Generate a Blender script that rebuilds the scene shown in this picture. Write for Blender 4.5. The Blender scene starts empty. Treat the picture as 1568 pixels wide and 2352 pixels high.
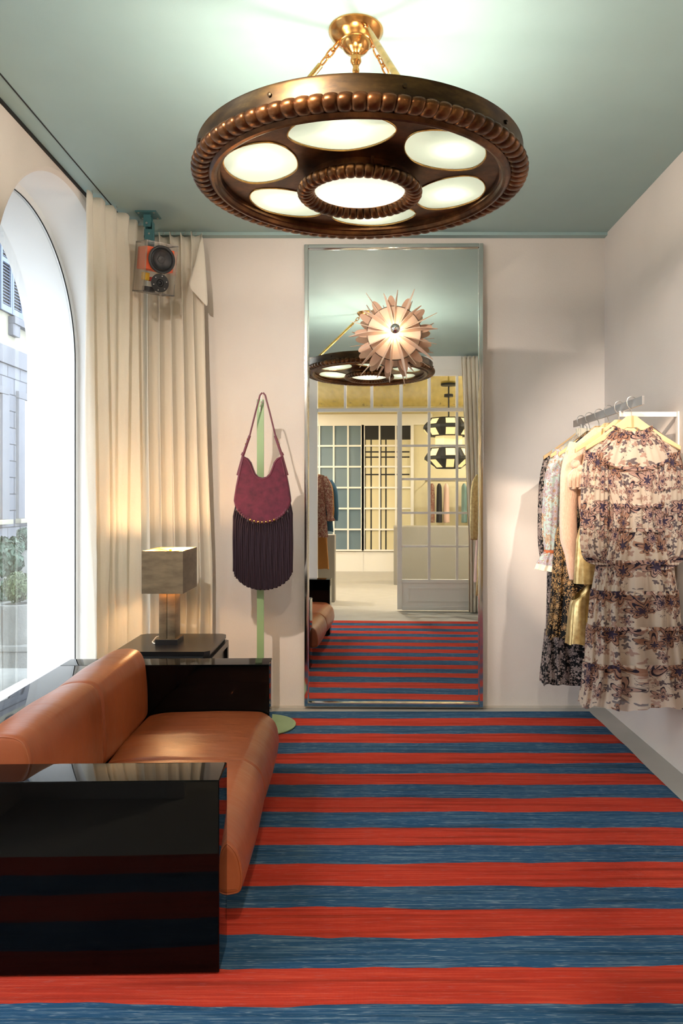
import bpy, bmesh, math, random
from mathutils import Vector, Matrix, noise
random.seed(7)
R = math.radians
PI = math.pi
sc = bpy.context.scene
C = sc.collection

# ------------------------------------------------------------------ camera, world, lights, exposure
F = 1691.0
CAMZ = 1.416
cam_d = bpy.data.cameras.new('camera')
cam = bpy.data.objects.new('camera', cam_d); C.objects.link(cam)
cam.location = (0, 0, CAMZ); cam.rotation_euler = (R(90), 0, 0)
cam_d.sensor_fit = 'VERTICAL'; cam_d.sensor_height = 36.0; cam_d.sensor_width = 24.0
cam_d.lens = F / 2352 * 36.0
cam_d.shift_x = -42 / 2352; cam_d.shift_y = -31 / 2352
cam_d.clip_start = 0.02
sc.camera = cam

sc.view_settings.view_transform = 'Standard'
sc.view_settings.look = 'None'
sc.view_settings.gamma = 1.0
sc.view_settings.use_curve_mapping = False
sc.view_settings.exposure = 0.47

SKY = 6.3          # daylight strength
BULB = 6.3         # chandelier bulbs, W each
TABLE_LAMP = 9.0
SPOT_RACK = 640.0
SPOT_WALL = 230.0  # right-wall spot, and the added fill on the back wall
FILL_DOWN = 46.0        # added fill downlights in the room behind

w = bpy.data.worlds.new('sky'); sc.world = w; w.use_nodes = True
bg = w.node_tree.nodes['Background']
bg.inputs[0].default_value = (0.80, 0.90, 1.0, 1); bg.inputs[1].default_value = SKY

def light(name, kind, loc, power, color, **kw):
    d = bpy.data.lights.new(name, kind); d.energy = power; d.color = color
    for k, v in kw.items():
        if k != 'rot': setattr(d, k, v)
    o = bpy.data.objects.new(name, d); C.objects.link(o); o.location = loc
    if 'rot' in kw: o.rotation_euler = kw['rot']
    return o
def aim(o, target):
    o.rotation_euler = (Vector(target) - o.location).to_track_quat('-Z', 'Y').to_euler()

# openings through which the sky comes in: sampling portals, not lamps
for i, yc in enumerate((4.10, 2.02)):
    p = light('sky_portal', 'AREA', (-2.20, yc, 1.66), 1, (1, 1, 1), shape='RECTANGLE', size=1.62, size_y=2.92)
    p.rotation_euler = (0, R(-90), 0); p.rotation_euler = Vector((1, 0, 0)).to_track_quat('-Z', 'Y').to_euler()
    p.data.shape = 'RECTANGLE'; p.data.size = 1.62; p.data.size_y = 2.92
    p.data.cycles.is_portal = True

# ------------------------------------------------------------------ node helper
class S:
    """socket with arithmetic"""
    def __init__(s, nt, k): s.nt = nt; s.k = k
    def m(s, op, *a):
        n = s.nt.nodes.new('ShaderNodeMath'); n.operation = op
        for i, x in enumerate((s,) + a):
            if isinstance(x, S): s.nt.links.new(x.k, n.inputs[i])
            else: n.inputs[i].default_value = float(x)
        return S(s.nt, n.outputs[0])
    def __add__(s, b): return s.m('ADD', b)
    __radd__ = __add__
    def __sub__(s, b): return s.m('SUBTRACT', b)
    def __rsub__(s, b): return (s * -1) + b
    def __mul__(s, b): return s.m('MULTIPLY', b)
    __rmul__ = __mul__
    def __truediv__(s, b): return s.m('DIVIDE', b)
    def lt(s, b): return s.m('LESS_THAN', b)
    def gt(s, b): return s.m('GREATER_THAN', b)
    def abs(s): return s.m('ABSOLUTE')
    def sin(s): return s.m('SINE')
    def cos(s): return s.m('COSINE')
    def frac(s): return s.m('FRACT')
    def max(s, b): return s.m('MAXIMUM', b)
    def min(s, b): return s.m('MINIMUM', b)
    def clamp(s): return s.m('MAXIMUM', 0).m('MINIMUM', 1)

class Mat:
    def __init__(s, name):
        s.mat = bpy.data.materials.new(name); s.mat.use_nodes = True
        s.nt = s.mat.node_tree; s.b = s.nt.nodes['Principled BSDF']
        s.out = s.nt.nodes['Material Output']
    def node(s, t, **kw):
        n = s.nt.nodes.new('ShaderNode' + t)
        for k, v in kw.items(): setattr(n, k, v)
        return n
    def link(s, a, b):
        s.nt.links.new(a.k if isinstance(a, S) else a, b)
    def obj(s):
        return s.node('TexCoord').outputs['Object']
    def xyz(s, v):
        n = s.node('SeparateXYZ'); s.link(v, n.inputs[0]); return [S(s.nt, o) for o in n.outputs]
    def comb(s, x, y, z=0):
        n = s.node('CombineXYZ')
        for i, q in enumerate((x, y, z)):
            if isinstance(q, S): s.link(q, n.inputs[i])
            else: n.inputs[i].default_value = q
        return n.outputs[0]
    def scale(s, v, sx, sy, sz):
        n = s.node('Mapping'); s.link(v, n.inputs[0]); n.inputs['Scale'].default_value = (sx, sy, sz); return n.outputs[0]
    def noise(s, v, scale, detail=3, rough=0.5):
        n = s.node('TexNoise'); s.link(v, n.inputs['Vector'])
        n.inputs['Scale'].default_value = scale; n.inputs['Detail'].default_value = detail; n.inputs['Roughness'].default_value = rough
        return S(s.nt, n.outputs[0])
    def ramp(s, f, stops, interp='LINEAR'):
        n = s.node('ValToRGB'); s.link(f, n.inputs[0]); cr = n.color_ramp; cr.interpolation = interp
        while len(cr.elements) < len(stops): cr.elements.new(0.5)
        for e, (p, c) in zip(cr.elements, stops): e.position = p; e.color = (*c[:3], 1)
        return n.outputs[0]
    def mix(s, f, a, b):
        n = s.node('Mix', data_type='RGBA')
        for q, i in ((f, 0), (a, 6), (b, 7)):
            if isinstance(q, S) or hasattr(q, 'is_linked'): s.link(q, n.inputs[i])
            elif i == 0: n.inputs[0].default_value = q
            else: n.inputs[i].default_value = (*q[:3], 1)
        return n.outputs[2]
    def col(s, c):
        if hasattr(c, 'is_linked') or isinstance(c, S): s.link(c, s.b.inputs['Base Color'])
        else: s.b.inputs['Base Color'].default_value = (*c[:3], 1)
        return s
    def set(s, **kw):
        for k, v in kw.items(): s.b.inputs[k.replace('_', ' ')].default_value = v
        return s
    def bump(s, f, strength=0.2, dist=0.01):
        n = s.node('Bump'); n.inputs['Strength'].default_value = strength; n.inputs['Distance'].default_value = dist
        s.link(f, n.inputs['Height']); s.link(n.outputs[0], s.b.inputs['Normal']); return s
    def shader_mix(s, fac, sh):
        """mix the principled with another shader"""
        m = s.node('MixShader'); s.nt.links.new(s.b.outputs[0], m.inputs[1]); s.nt.links.new(sh, m.inputs[2])
        if isinstance(fac, S): s.link(fac, m.inputs[0])
        else: m.inputs[0].default_value = fac
        s.nt.links.new(m.outputs[0], s.out.inputs[0]); return s
    def translucent(s, c, fac):
        n = s.node('BsdfTranslucent')
        if hasattr(c, 'is_linked'): s.link(c, n.inputs[0])
        else: n.inputs[0].default_value = (*c, 1)
        return s.shader_mix(fac, n.outputs[0])

def srgb(r, g, b):
    f = lambda c: (c / 255 / 12.92) if c / 255 <= 0.04045 else ((c / 255 + 0.055) / 1.055) ** 2.4
    return (f(r), f(g), f(b))

M = {}
def simple(name, c, rough=0.5, metal=0.0, bump=None, var=0.0, **kw):
    m = Mat(name)
    if var:
        n = m.noise(m.obj(), kw.pop('vscale', 6), 4)
        m.col(m.ramp(n, [(0.25, [x * (1 - var) for x in c]), (0.75, [min(1, x * (1 + var)) for x in c])]))
    else: m.col(c)
    m.set(Roughness=rough, Metallic=metal, **kw)
    if bump: m.bump(m.noise(m.obj(), bump[0], 4), bump[1], bump[2])
    M[name] = m.mat
    return m

simple('plaster', srgb(219, 209, 201), 0.92, bump=(160, 0.45, 0.003), var=0.03, vscale=3)
simple('reveal', srgb(236, 234, 232), 0.9, bump=(140, 0.25, 0.002))
simple('ceiling_paint', srgb(152, 176, 175), 0.62, bump=(220, 0.25, 0.0015), var=0.02)
simple('ceiling_trim', srgb(120, 158, 160), 0.5)
simple('slot_black', (0.008, 0.008, 0.008), 0.8)
simple('concrete_floor', srgb(176, 172, 165), 0.6, bump=(60, 0.1, 0.002), var=0.05)
simple('white_paint', srgb(240, 237, 233), 0.45)
simple('cream_wall', srgb(222, 212, 178), 0.7, bump=(60, 0.15, 0.003))
simple('lacquer', (0.002, 0.002, 0.002), 0.03, IOR=1.29)
simple('table_black', (0.010, 0.009, 0.009), 0.28, bump=(260, 0.15, 0.001))
simple('chrome', (0.80, 0.79, 0.77), 0.10, 1.0)
simple('steel', (0.52, 0.50, 0.48), 0.32, 1.0)
simple('rail_metal', (0.42, 0.40, 0.38), 0.38, 1.0)
simple('white_metal', srgb(225, 219, 212), 0.35)
simple('hanger_wood', srgb(222, 184, 134), 0.5, var=0.1, vscale=20)
simple('gold_brass', (0.62, 0.36, 0.11), 0.24, 1.0, var=0.35, vscale=25)
simple('copper', (0.66, 0.32, 0.10), 0.20, 1.0, var=0.3, vscale=18)
simple('teal_metal', srgb(66, 112, 118), 0.4)
simple('speaker_black', (0.012, 0.011, 0.012), 0.45)
simple('speaker_cone', (0.02, 0.02, 0.022), 0.6)
simple('orange_film', srgb(240, 92, 30), 0.5)
simple('yellow_part', srgb(220, 180, 30), 0.5)
simple('red_part', srgb(190, 40, 30), 0.5)
simple('green_paint', srgb(142, 166, 118), 0.4)
simple('cord_clear', srgb(235, 230, 215), 0.3)
simple('black_matt', (0.01, 0.01, 0.011), 0.6)
simple('sconce_pink', srgb(240, 206, 180), 0.45)
simple('sconce_petal', srgb(226, 180, 150), 0.5)
simple('concrete_pot', srgb(104, 106, 103), 0.9, bump=(50, 0.6, 0.01), var=0.12, vscale=14)
simple('pavement', srgb(84, 84, 82), 0.9, var=0.1)
simple('shutter_paint', srgb(92, 101, 120), 0.6)
simple('stone_trim', srgb(96, 97, 103), 0.85, var=0.06)
simple('facade_cream', srgb(138, 134, 120), 0.9, var=0.04)
simple('grey_block', srgb(150, 146, 140), 0.6)
simple('foliage_dark', srgb(50, 72, 58), 0.6, var=0.35, vscale=9)
simple('foliage', srgb(66, 82, 50), 0.6, var=0.35, vscale=12)
simple('denim', srgb(40, 84, 112), 0.8, bump=(200, 0.3, 0.002))
simple('camel_cloth', srgb(150, 100, 42), 0.8, bump=(60, 0.3, 0.003))
simple('pink_cloth', srgb(226, 190, 176), 0.8, bump=(60, 0.3, 0.003))
simple('teal_cloth', srgb(112, 140, 138), 0.7, bump=(60, 0.3, 0.003))
simple('black_cloth', (0.012, 0.012, 0.014), 0.8, bump=(60, 0.3, 0.003))
simple('taupe_strip', srgb(196, 186, 174), 0.8)

# aged bronze of the chandelier
m = Mat('bronze'); n = m.noise(m.obj(), 9, 6, 0.6)
m.col(m.ramp(n, [(0.3, (0.030, 0.013, 0.005)), (0.5, (0.105, 0.042, 0.015)), (0.72, (0.24, 0.10, 0.034))]))
m.set(Metallic=0.85, Roughness=0.33); m.bump(m.noise(m.obj(), 40, 3), 0.15, 0.004); M['bronze'] = m.mat
m = Mat('bronze_band'); n = m.noise(m.scale(m.obj(), 4, 4, 12), 1.6, 5, 0.6)
m.col(m.ramp(n, [(0.3, (0.018, 0.013, 0.009)), (0.55, (0.060, 0.037, 0.016)), (0.8, (0.15, 0.095, 0.03))]))
m.set(Metallic=0.8, Roughness=0.38); M['bronze_band'] = m.mat
# brushed patinated brass of the table lamp
m = Mat('patina_brass'); n = m.noise(m.scale(m.obj(), 5, 5, 16), 1.5, 6, 0.6)
m.col(m.ramp(n, [(0.25, (0.12, 0.088, 0.056)), (0.5, (0.21, 0.155, 0.095)), (0.8, (0.32, 0.24, 0.145))]))
m.set(Metallic=0.75, Roughness=0.42); M['patina_brass'] = m.mat
simple('shade_lining', (0.75, 0.52, 0.22), 0.45, 0.6)
# frosted glass plates
m = Mat('frosted_glass'); m.col((0.60, 0.66, 0.61)); m.set(Roughness=0.35)
m.translucent((0.76, 0.80, 0.75), 0.62); M['frosted_glass'] = m.mat
# thin clear pane
def thin_glass(name, tint=(1, 1, 1), rough=0.0, refl=1.0):
    m = Mat(name); t = m.node('BsdfTransparent'); t.inputs[0].default_value = (*tint, 1)
    g = m.node('BsdfGlossy'); g.inputs['Roughness'].default_value = rough
    fr = m.node('Fresnel'); fr.inputs[0].default_value = 1.45
    mx = m.node('MixShader'); m.link(S(m.nt, fr.outputs[0]) * refl, mx.inputs[0]); m.link(t.outputs[0], mx.inputs[1]); m.link(g.outputs[0], mx.inputs[2])
    m.link(mx.outputs[0], m.out.inputs[0]); M[name] = m.mat
thin_glass('clear_glass', (0.97, 0.985, 0.985), refl=0.3)
thin_glass('acrylic', (0.985, 0.98, 0.975), 0.02, 0.4)
thin_glass('acrylic_edge', (0.82, 0.80, 0.78), 0.1, 2.0)
m = Mat('silvered'); m.col((0.88, 0.90, 0.885)); m.set(Metallic=1.0, Roughness=0.0); M['mirror_glass'] = m.mat
# leather
m = Mat('leather'); o = m.obj(); n1 = m.noise(o, 3.0, 4); n2 = m.noise(o, 320, 3)
m.col(m.ramp(n1, [(0.3, srgb(142, 72, 40)), (0.7, srgb(166, 90, 52))]))
wr = m.noise(m.scale(o, 2.5, 11, 3), 1.6, 3, 0.5)
m.set(Roughness=0.34, Specular_IOR_Level=0.45); m.bump(n2 * 0.10 + n1 * 1.0 + wr * 1.1, 0.30, 0.012); M['leather'] = m.mat
simple('leather_stitch', srgb(196, 122, 76), 0.6)
# linen curtains
m = Mat('linen'); o = m.obj(); n = m.noise(m.scale(o, 60, 60, 400), 2.0, 2); n2 = m.noise(m.scale(o, 1, 1, 0.35), 14, 4)
lc = m.ramp(n, [(0.2, srgb(236, 227, 212)), (0.8, srgb(247, 241, 230))])
m.col(lc); m.set(Roughness=0.95, Specular_IOR_Level=0.1); m.bump(n * 0.25 + n2, 0.35, 0.006)
m.translucent(srgb(246, 236, 218), 0.26); M['linen'] = m.mat
# rug: woven stripes
RB = [1.38]
while RB[-1] + 0.158 < 2.047 - 0.08: RB.append(RB[-1] + 0.1667)
RB += [2.047, 2.207, 2.359, 2.515, 2.667, 2.834, 2.982, 3.138, 3.303, 3.460, 3.617, 3.765, 3.913, 4.072, 4.238, 4.394, 4.552, 4.713]
RUG_END = 4.897
m = Mat('rug'); o = m.obj(); X, Y, Z = m.xyz(o)
wob = m.noise(m.comb(X * 1.1, Y * 2.2, 0), 1.5, 2) - 0.5
wob2 = m.noise(m.comb(X * 7, Y * 4, 3), 1.0, 2) - 0.5
yy = Y + wob * 0.055 + wob2 * 0.018
nb = len(RB)
blue = srgb(42, 82, 116); red = srgb(184, 56, 40)
stops = [(max(0, (b - 1.30) / 3.7), blue if (nb - 1 - i) % 2 == 0 else red) for i, b in enumerate(RB)]
stops[0] = (0.0, stops[0][1])
base = m.ramp((yy - 1.30) / 3.7, stops, 'CONSTANT')
isblue = m.ramp((yy - 1.30) / 3.7, [(p, (1, 1, 1) if c == blue else (0, 0, 0)) for p, c in stops], 'CONSTANT')
st1 = m.noise(m.comb(X * 3.0, Y * 150, 0), 1.0, 3, 0.6)
st2 = m.noise(m.comb(X * 14.0, Y * 330, 5), 1.0, 2, 0.6)
big = m.noise(m.comb(X * 1.2, Y * 30, 9), 1.0, 3, 0.5)
c1 = m.mix(((st1 - 0.50) * 5.0).clamp() * 0.50, base, (0.24, 0.34, 0.40))
redc = m.mix(((st1 - 0.48) * 5).clamp() * 0.55, base, srgb(222, 92, 64))
sep = m.node('SeparateColor'); m.link(isblue, sep.inputs[0])
c2 = m.mix(S(m.nt, sep.outputs[0]), redc, c1)
flick = ((st2 - 0.60) * 10).clamp() * (S(m.nt, sep.outputs[0]) * 0.45 + 0.12)
c3 = m.mix(flick, c2, srgb(186, 200, 204))
c4 = m.mix(((0.50 - big) * 6).clamp() * 0.60, c3, m.mix(0.62, c2, (0, 0, 0)))
m.col(c4); m.set(Roughness=0.95, Specular_IOR_Level=0.12)
weave = (X * 1500).sin() * 0.3 + (Y * 1100).sin() * 0.3
m.bump(st1 + st2 * 0.8 + weave * 0.35, 0.45, 0.004); M['rug'] = m.mat
# suede bag
m = Mat('suede'); n = m.noise(m.obj(), 30, 5); m.col(m.ramp(n, [(0.3, srgb(74, 18, 36)), (0.7, srgb(102, 28, 50))])); m.set(Roughness=0.9, Sheen_Weight=0.3)
m.bump(m.noise(m.obj(), 400, 2), 0.2, 0.001); M['suede'] = m.mat
simple('fringe_suede', srgb(36, 13, 25), 0.9, bump=(500, 0.2, 0.001))
simple('strap_leather', srgb(96, 30, 44), 0.4)
# street facade, rusticated blocks on the lower wall
m = Mat('rusticated'); o = m.obj(); X, Y, Z = m.xyz(o)
br = m.node('TexBrick'); m.link(m.comb(Y, Z, 0), br.inputs['Vector'])
br.inputs['Color1'].default_value = (*srgb(96, 98, 105), 1); br.inputs['Color2'].default_value = (*srgb(104, 106, 113), 1)
br.inputs['Mortar'].default_value = (*srgb(46, 48, 54), 1); br.inputs['Scale'].default_value = 1.0
br.inputs['Mortar Size'].default_value = 0.012; br.inputs['Brick Width'].default_value = 0.62; br.inputs['Row Height'].default_value = 0.38
m.col(br.outputs[0]); m.set(Roughness=0.9); M['rusticated'] = m.mat
# glossy yellow ceiling of the shop behind
m = Mat('yellow_gloss'); n = m.noise(m.scale(m.obj(), 8, 1.2, 1), 1.5, 3)
m.col(m.ramp(n, [(0.3, srgb(178, 152, 52)), (0.7, srgb(206, 184, 84))])); m.set(Roughness=0.16); m.bump(n, 0.15, 0.02); M['yellow_gloss'] = m.mat
def emis(name, c, s):
    m = Mat(name); m.col(c); m.b.inputs['Emission Color'].default_value = (*c, 1); m.b.inputs['Emission Strength'].default_value = s
    M[name] = m.mat
emis('bulb_glow', (1, 0.86, 0.62), 14.0)
emis('pane_glow', (1, 0.70, 0.34), 0.55)
emis('downlight_glow', (1, 0.88, 0.7), 9.0)
m = Mat('grey_pane'); m.col(srgb(112, 132, 146)); m.set(Roughness=0.08); m.bump(m.noise(m.obj(), 2, 2), 0.05, 0.01); M['grey_pane'] = m.mat

# ---- printed cloths: rosettes and scrolls drawn from cell positions
def cells(m, px, py, scale, rnd=0.85, seed=0.0):
    v = m.comb(px + seed, py + seed * 0.7, 0)
    n = m.node('TexVoronoi', voronoi_dimensions='2D', feature='F1'); m.link(v, n.inputs['Vector'])
    n.inputs['Scale'].default_value = scale; n.inputs['Randomness'].default_value = rnd
    P = m.xyz(n.outputs['Position']); cc = m.xyz(n.outputs['Color'])
    dx = px + seed - P[0]; dy = py + seed * 0.7 - P[1]
    r = (dx * dx + dy * dy).m('SQRT'); a = dy.m('ARCTAN2', dx)
    return r, a, cc[0], cc[1]
def rosette(m, px, py, scale, size, petals, seed):
    r, a, c0, c1 = cells(m, px, py, scale, 0.8, seed)
    pr = ((a * petals + c0 * 6.28).cos() * 0.28 + 0.72) * size * (c1 * 0.5 + 0.75)
    q = r / pr
    return q, c0, c1
def vines(m, px, py, scale, width, seed):
    n = m.noise(m.comb(px + seed, py, seed), scale, 2)
    return (n - 0.5).abs().lt(width)

def print_cloth(name, base, flower, dark, accent, line, scale=11.0, size=0.034, tier=False, trans=0.3, rough=0.75, vine=0.014, vs=22):
    m = Mat(name); X, Y, Z = m.xyz(m.obj())
    au = m.node('Attribute', attribute_name='cloth_u'); X = S(m.nt, au.outputs['Fac'])
    wx = m.noise(m.comb(X * 12, Z * 12, 1), 1, 2) * 0.02
    px = X + wx; pz = Z + wx * 0.5
    q, c0, c1 = rosette(m, px, pz, scale, size, 6, 0.0)
    if tier:
        at = m.node('Attribute', attribute_name='tier'); t = S(m.nt, at.outputs['Fac'])
        q = q * (t * t * 2.4 + 0.62)
    inside = q.lt(1.0)
    rings = ((q * 2.6 + c0).frac()).lt(0.30)
    core = q.lt(0.28)
    fl = m.mix((c0 * 1.0).gt(0.5), flower, accent)
    vn = vines(m, px, pz, vs, vine, 2.0)
    q2, d0, d1 = rosette(m, px, pz, scale * 3.2, size * 0.26, 4, 3.7)
    dots = q2.lt(1.0)
    if tier:
        vn = vn * (m.noise(m.comb(px * 9, pz * 3, 4), 1, 2) - t * 0.5).gt(0.22)
        dots = dots * (d1 - t * 0.55).gt(0.12)
    col = m.mix(dots * 0.85, base, m.mix(d0.gt(0.45), line, accent))
    col = m.mix(vn * 0.8, col, line)
    col = m.mix(inside * 0.88, col, fl)
    col = m.mix(inside * rings, col, dark)
    col = m.mix(core, col, line)
    m.col(col); m.set(Roughness=rough, Specular_IOR_Level=0.2)
    m.bump(m.noise(m.scale(m.obj(), 60, 60, 5), 1.5, 3), 0.35, 0.006)
    if trans:
        tl = m.node('BsdfTranslucent'); m.link(col, tl.inputs[0]); tp = m.node('BsdfTransparent')
        m1 = m.node('MixShader'); m1.inputs[0].default_value = trans; m.link(m.b.outputs[0], m1.inputs[1]); m.link(tl.outputs[0], m1.inputs[2])
        m2 = m.node('MixShader'); m.link(m1.outputs[0], m2.inputs[1]); m.link(tp.outputs[0], m2.inputs[2])
        if tier: m.link((inside * -0.16 + 0.24).max(0.0), m2.inputs[0])
        else: m2.inputs[0].default_value = 0.0
        m.link(m2.outputs[0], m.out.inputs[0])
    M[name] = m.mat
print_cloth('paisley_chiffon', srgb(222, 204, 184), srgb(158, 112, 88), srgb(38, 32, 48), srgb(176, 138, 124), srgb(62, 52, 72), 9.0, 0.064, True, 0.34, vine=0.010, vs=26)
print_cloth('black_floral', (0.006, 0.006, 0.007), srgb(150, 132, 126), (0.006, 0.006, 0.007), srgb(176, 158, 150), srgb(140, 124, 118), 13, 0.034, False, 0.0, 0.7, 0.012, 20)
print_cloth('pale_blue_paisley', srgb(188, 206, 200), srgb(206, 180, 152), srgb(160, 128, 110), srgb(186, 176, 190), srgb(176, 140, 112), 12, 0.045, False, 0.15)
print_cloth('black_gold_scroll', (0.006, 0.006, 0.006), (0.008, 0.008, 0.008), srgb(206, 164, 112), (0.012, 0.01, 0.01), srgb(190, 150, 100), 13, 0.042, False, 0.0, 0.6, 0.006, 14)
print_cloth('plum_print', srgb(120, 70, 62), srgb(190, 160, 140), srgb(70, 28, 40), srgb(150, 90, 80), srgb(206, 180, 150), 26, 0.02, False, 0.1)
m = Mat('gold_leather'); n = m.noise(m.obj(), 40, 4); m.col(m.ramp(n, [(0.3, srgb(178, 146, 92)), (0.7, srgb(214, 186, 128))]))
m.set(Metallic=0.65, Roughness=0.36); m.bump(m.noise(m.scale(m.obj(), 1, 1, 0.4), 22, 3), 0.35, 0.01); M['gold_leather'] = m.mat
m = Mat('mohair'); n = m.noise(m.scale(m.obj(), 3, 3, 1), 60, 5, 0.7); m.col(m.ramp(n, [(0.3, srgb(226, 172, 140)), (0.7, srgb(246, 208, 178))]))
m.set(Roughness=0.95, Sheen_Weight=0.8); m.bump(n, 0.8, 0.012); M['mohair'] = m.mat
simple('lace', srgb(236, 226, 206), 0.9, bump=(220, 0.8, 0.004))
simple('rust_band', srgb(176, 92, 48), 0.7)

# ------------------------------------------------------------------ mesh helper
class MB:
    def __init__(s): s.v = []; s.f = []; s.attr = []; s.u = []
    def add(s, v, f, attr=None):
        o = len(s.v); s.v += [tuple(p) for p in v]; s.f += [tuple(i + o for i in q) for q in f]
        s.attr += attr if attr else [0.0] * len(v); return s
    def xf(s, mat):
        s.v = [tuple(mat @ Vector(p)) for p in s.v]; return s
    def box(s, x0, x1, y0, y1, z0, z1, b=0.0, seg=2):
        bm = bmesh.new(); bmesh.ops.create_cube(bm, size=1)
        for q in bm.verts:
            q.co = Vector(((x0 + x1) / 2 + q.co.x * (x1 - x0), (y0 + y1) / 2 + q.co.y * (y1 - y0), (z0 + z1) / 2 + q.co.z * (z1 - z0)))
        if b: bmesh.ops.bevel(bm, geom=bm.edges[:] + bm.verts[:], offset=b, segments=seg, affect='EDGES', profile=0.7)
        bm.verts.index_update()
        s.add([q.co[:] for q in bm.verts], [[q.index for q in f.verts] for f in bm.faces]); bm.free(); return s
    def rings(s, rs, closed=True, caps=True, attr=None):
        n = len(rs[0]); v = [p for r in rs for p in r]; f = []
        for i in range(len(rs) - 1):
            for j in range(n if closed else n - 1):
                k = (j + 1) % n; f.append((i * n + j, i * n + k, (i + 1) * n + k, (i + 1) * n + j))
        if caps and closed:
            f.append(tuple(range(n))[::-1]); f.append(tuple((len(rs) - 1) * n + j for j in range(n)))
        return s.add(v, f, attr)
    def tube(s, pts, r, n=10, closed=False, flat=None):
        pts = [Vector(p) for p in pts]; L = len(pts); rs = []
        up = Vector((0, 0, 1)); prev = None
        for i, p in enumerate(pts):
            a = pts[(i - 1) % L] if (closed or i > 0) else p
            b = pts[(i + 1) % L] if (closed or i < L - 1) else p
            t = (b - a).normalized()
            if prev is None:
                u = t.cross(up)
                if u.length < 1e-3: u = t.cross(Vector((1, 0, 0)))
                u.normalize()
            else:
                u = (prev - t * prev.dot(t)); u.normalize()
            prev = u; w_ = t.cross(u); rr = r[i] if isinstance(r, (list, tuple)) else r
            k1 = rr; k2 = rr if flat is None else flat
            rs.append([tuple(p + u * math.cos(2 * PI * j / n) * k1 + w_ * math.sin(2 * PI * j / n) * k2) for j in range(n)])
        if closed:
            rs.append(rs[0]); return s.rings(rs, True, False)
        return s.rings(rs)
    def lathe(s, prof, c=(0, 0, 0), n=40, caps=False):
        rs = [[(c[0] + r * math.cos(2 * PI * j / n), c[1] + r * math.sin(2 * PI * j / n), c[2] + z) for j in range(n)] for r, z in prof]
        return s.rings(rs, True, caps)
    def prism(s, poly, z0, z1):
        n = len(poly)
        return s.rings([[(x, y, z0) for x, y in poly], [(x, y, z1) for x, y in poly]])
    def sphere(s, c, r, n=16, sz=1.0):
        rs = []
        for i in range(1, n):
            a = -PI / 2 + PI * i / n
            rs.append([(c[0] + r * math.cos(a) * math.cos(2 * PI * j / n), c[1] + r * math.cos(a) * math.sin(2 * PI * j / n), c[2] + r * sz * math.sin(a)) for j in range(n)])
        return s.rings(rs)
    def quad(s, *p): return s.add(p, [tuple(range(len(p)))])
    def build(s, name, mat, parent=None, smooth=True, keep=False, ang=38, subsurf=0, attr=None):
        vs = s.v; off = Vector((0, 0, 0))
        if parent is None and not keep:
            xs = [p[0] for p in vs]; ys = [p[1] for p in vs]; zs = [p[2] for p in vs]
            off = Vector(((min(xs) + max(xs)) / 2, (min(ys) + max(ys)) / 2, min(zs)))
            vs = [(p[0] - off.x, p[1] - off.y, p[2] - off.z) for p in vs]
        me = bpy.data.meshes.new(name); me.from_pydata(vs, [], s.f); me.update()
        if attr:
            a = me.attributes.new(attr, 'FLOAT', 'POINT'); a.data.foreach_set('value', s.attr)
        if s.u:
            a = me.attributes.new('cloth_u', 'FLOAT', 'POINT'); a.data.foreach_set('value', s.u)
        bm = bmesh.new(); bm.from_mesh(me); bmesh.ops.recalc_face_normals(bm, faces=bm.faces); bm.to_mesh(me); bm.free()
        if smooth:
            me.polygons.foreach_set('use_smooth', [True] * len(me.polygons))
            me.set_sharp_from_angle(angle=R(ang))
        me.materials.append(M[mat])
        o = bpy.data.objects.new(name, me); C.objects.link(o); o.location = off
        if parent is not None: attach(o, parent)
        if subsurf:
            q = o.modifiers.new('sub', 'SUBSURF'); q.levels = subsurf; q.render_levels = subsurf
        return o

def world_of(o):
    mw = o.matrix_basis.copy()
    while o.parent:
        mw = o.parent.matrix_basis @ o.matrix_parent_inverse @ mw if False else (o.parent.matrix_basis @ o.matrix_parent_inverse @ mw)
        o = o.parent
    return mw
def attach(o, parent):
    o.parent = parent; o.matrix_parent_inverse = world_of(parent).inverted()
def thing(name, label, cat, loc=(0, 0, 0), group=None):
    o = bpy.data.objects.new(name, None); C.objects.link(o); o.location = loc; o.empty_display_size = 0.1
    o['label'] = label; o['category'] = cat
    if group: o['group'] = group
    return o
def tag(o, label, cat, group=None, kind=None):
    o['label'] = label; o['category'] = cat
    if group: o['group'] = group
    if kind: o['kind'] = kind
    return o
def struct(o, label=None):
    o['kind'] = 'structure'
    if label: o['label'] = label
    return o
def plate(name, outlines, thick, mat, parent=None, to=None, bevel=0.0):
    """flat plate cut from closed outlines (inner ones are holes); to maps (u, v, w) to space"""
    cu = bpy.data.curves.new('c', 'CURVE'); cu.dimensions = '2D'; cu.fill_mode = 'BOTH'; cu.extrude = thick / 2; cu.bevel_depth = bevel; cu.bevel_resolution = 2
    for ol in outlines:
        sp = cu.splines.new('POLY'); sp.points.add(len(ol) - 1); sp.use_cyclic_u = True
        for p, (x, y) in zip(sp.points, ol): p.co = (x, y, 0, 1)
    co = bpy.data.objects.new('c', cu)
    me = co.to_mesh()
    mb = MB(); mb.add([to(*q.co) if to else q.co[:] for q in me.vertices], [tuple(p.vertices) for p in me.polygons])
    co.to_mesh_clear(); bpy.data.objects.remove(co); bpy.data.curves.remove(cu)
    return mb.build(name, mat, parent, ang=30)
def lerp(a, b, t): return a + (b - a) * t
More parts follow.
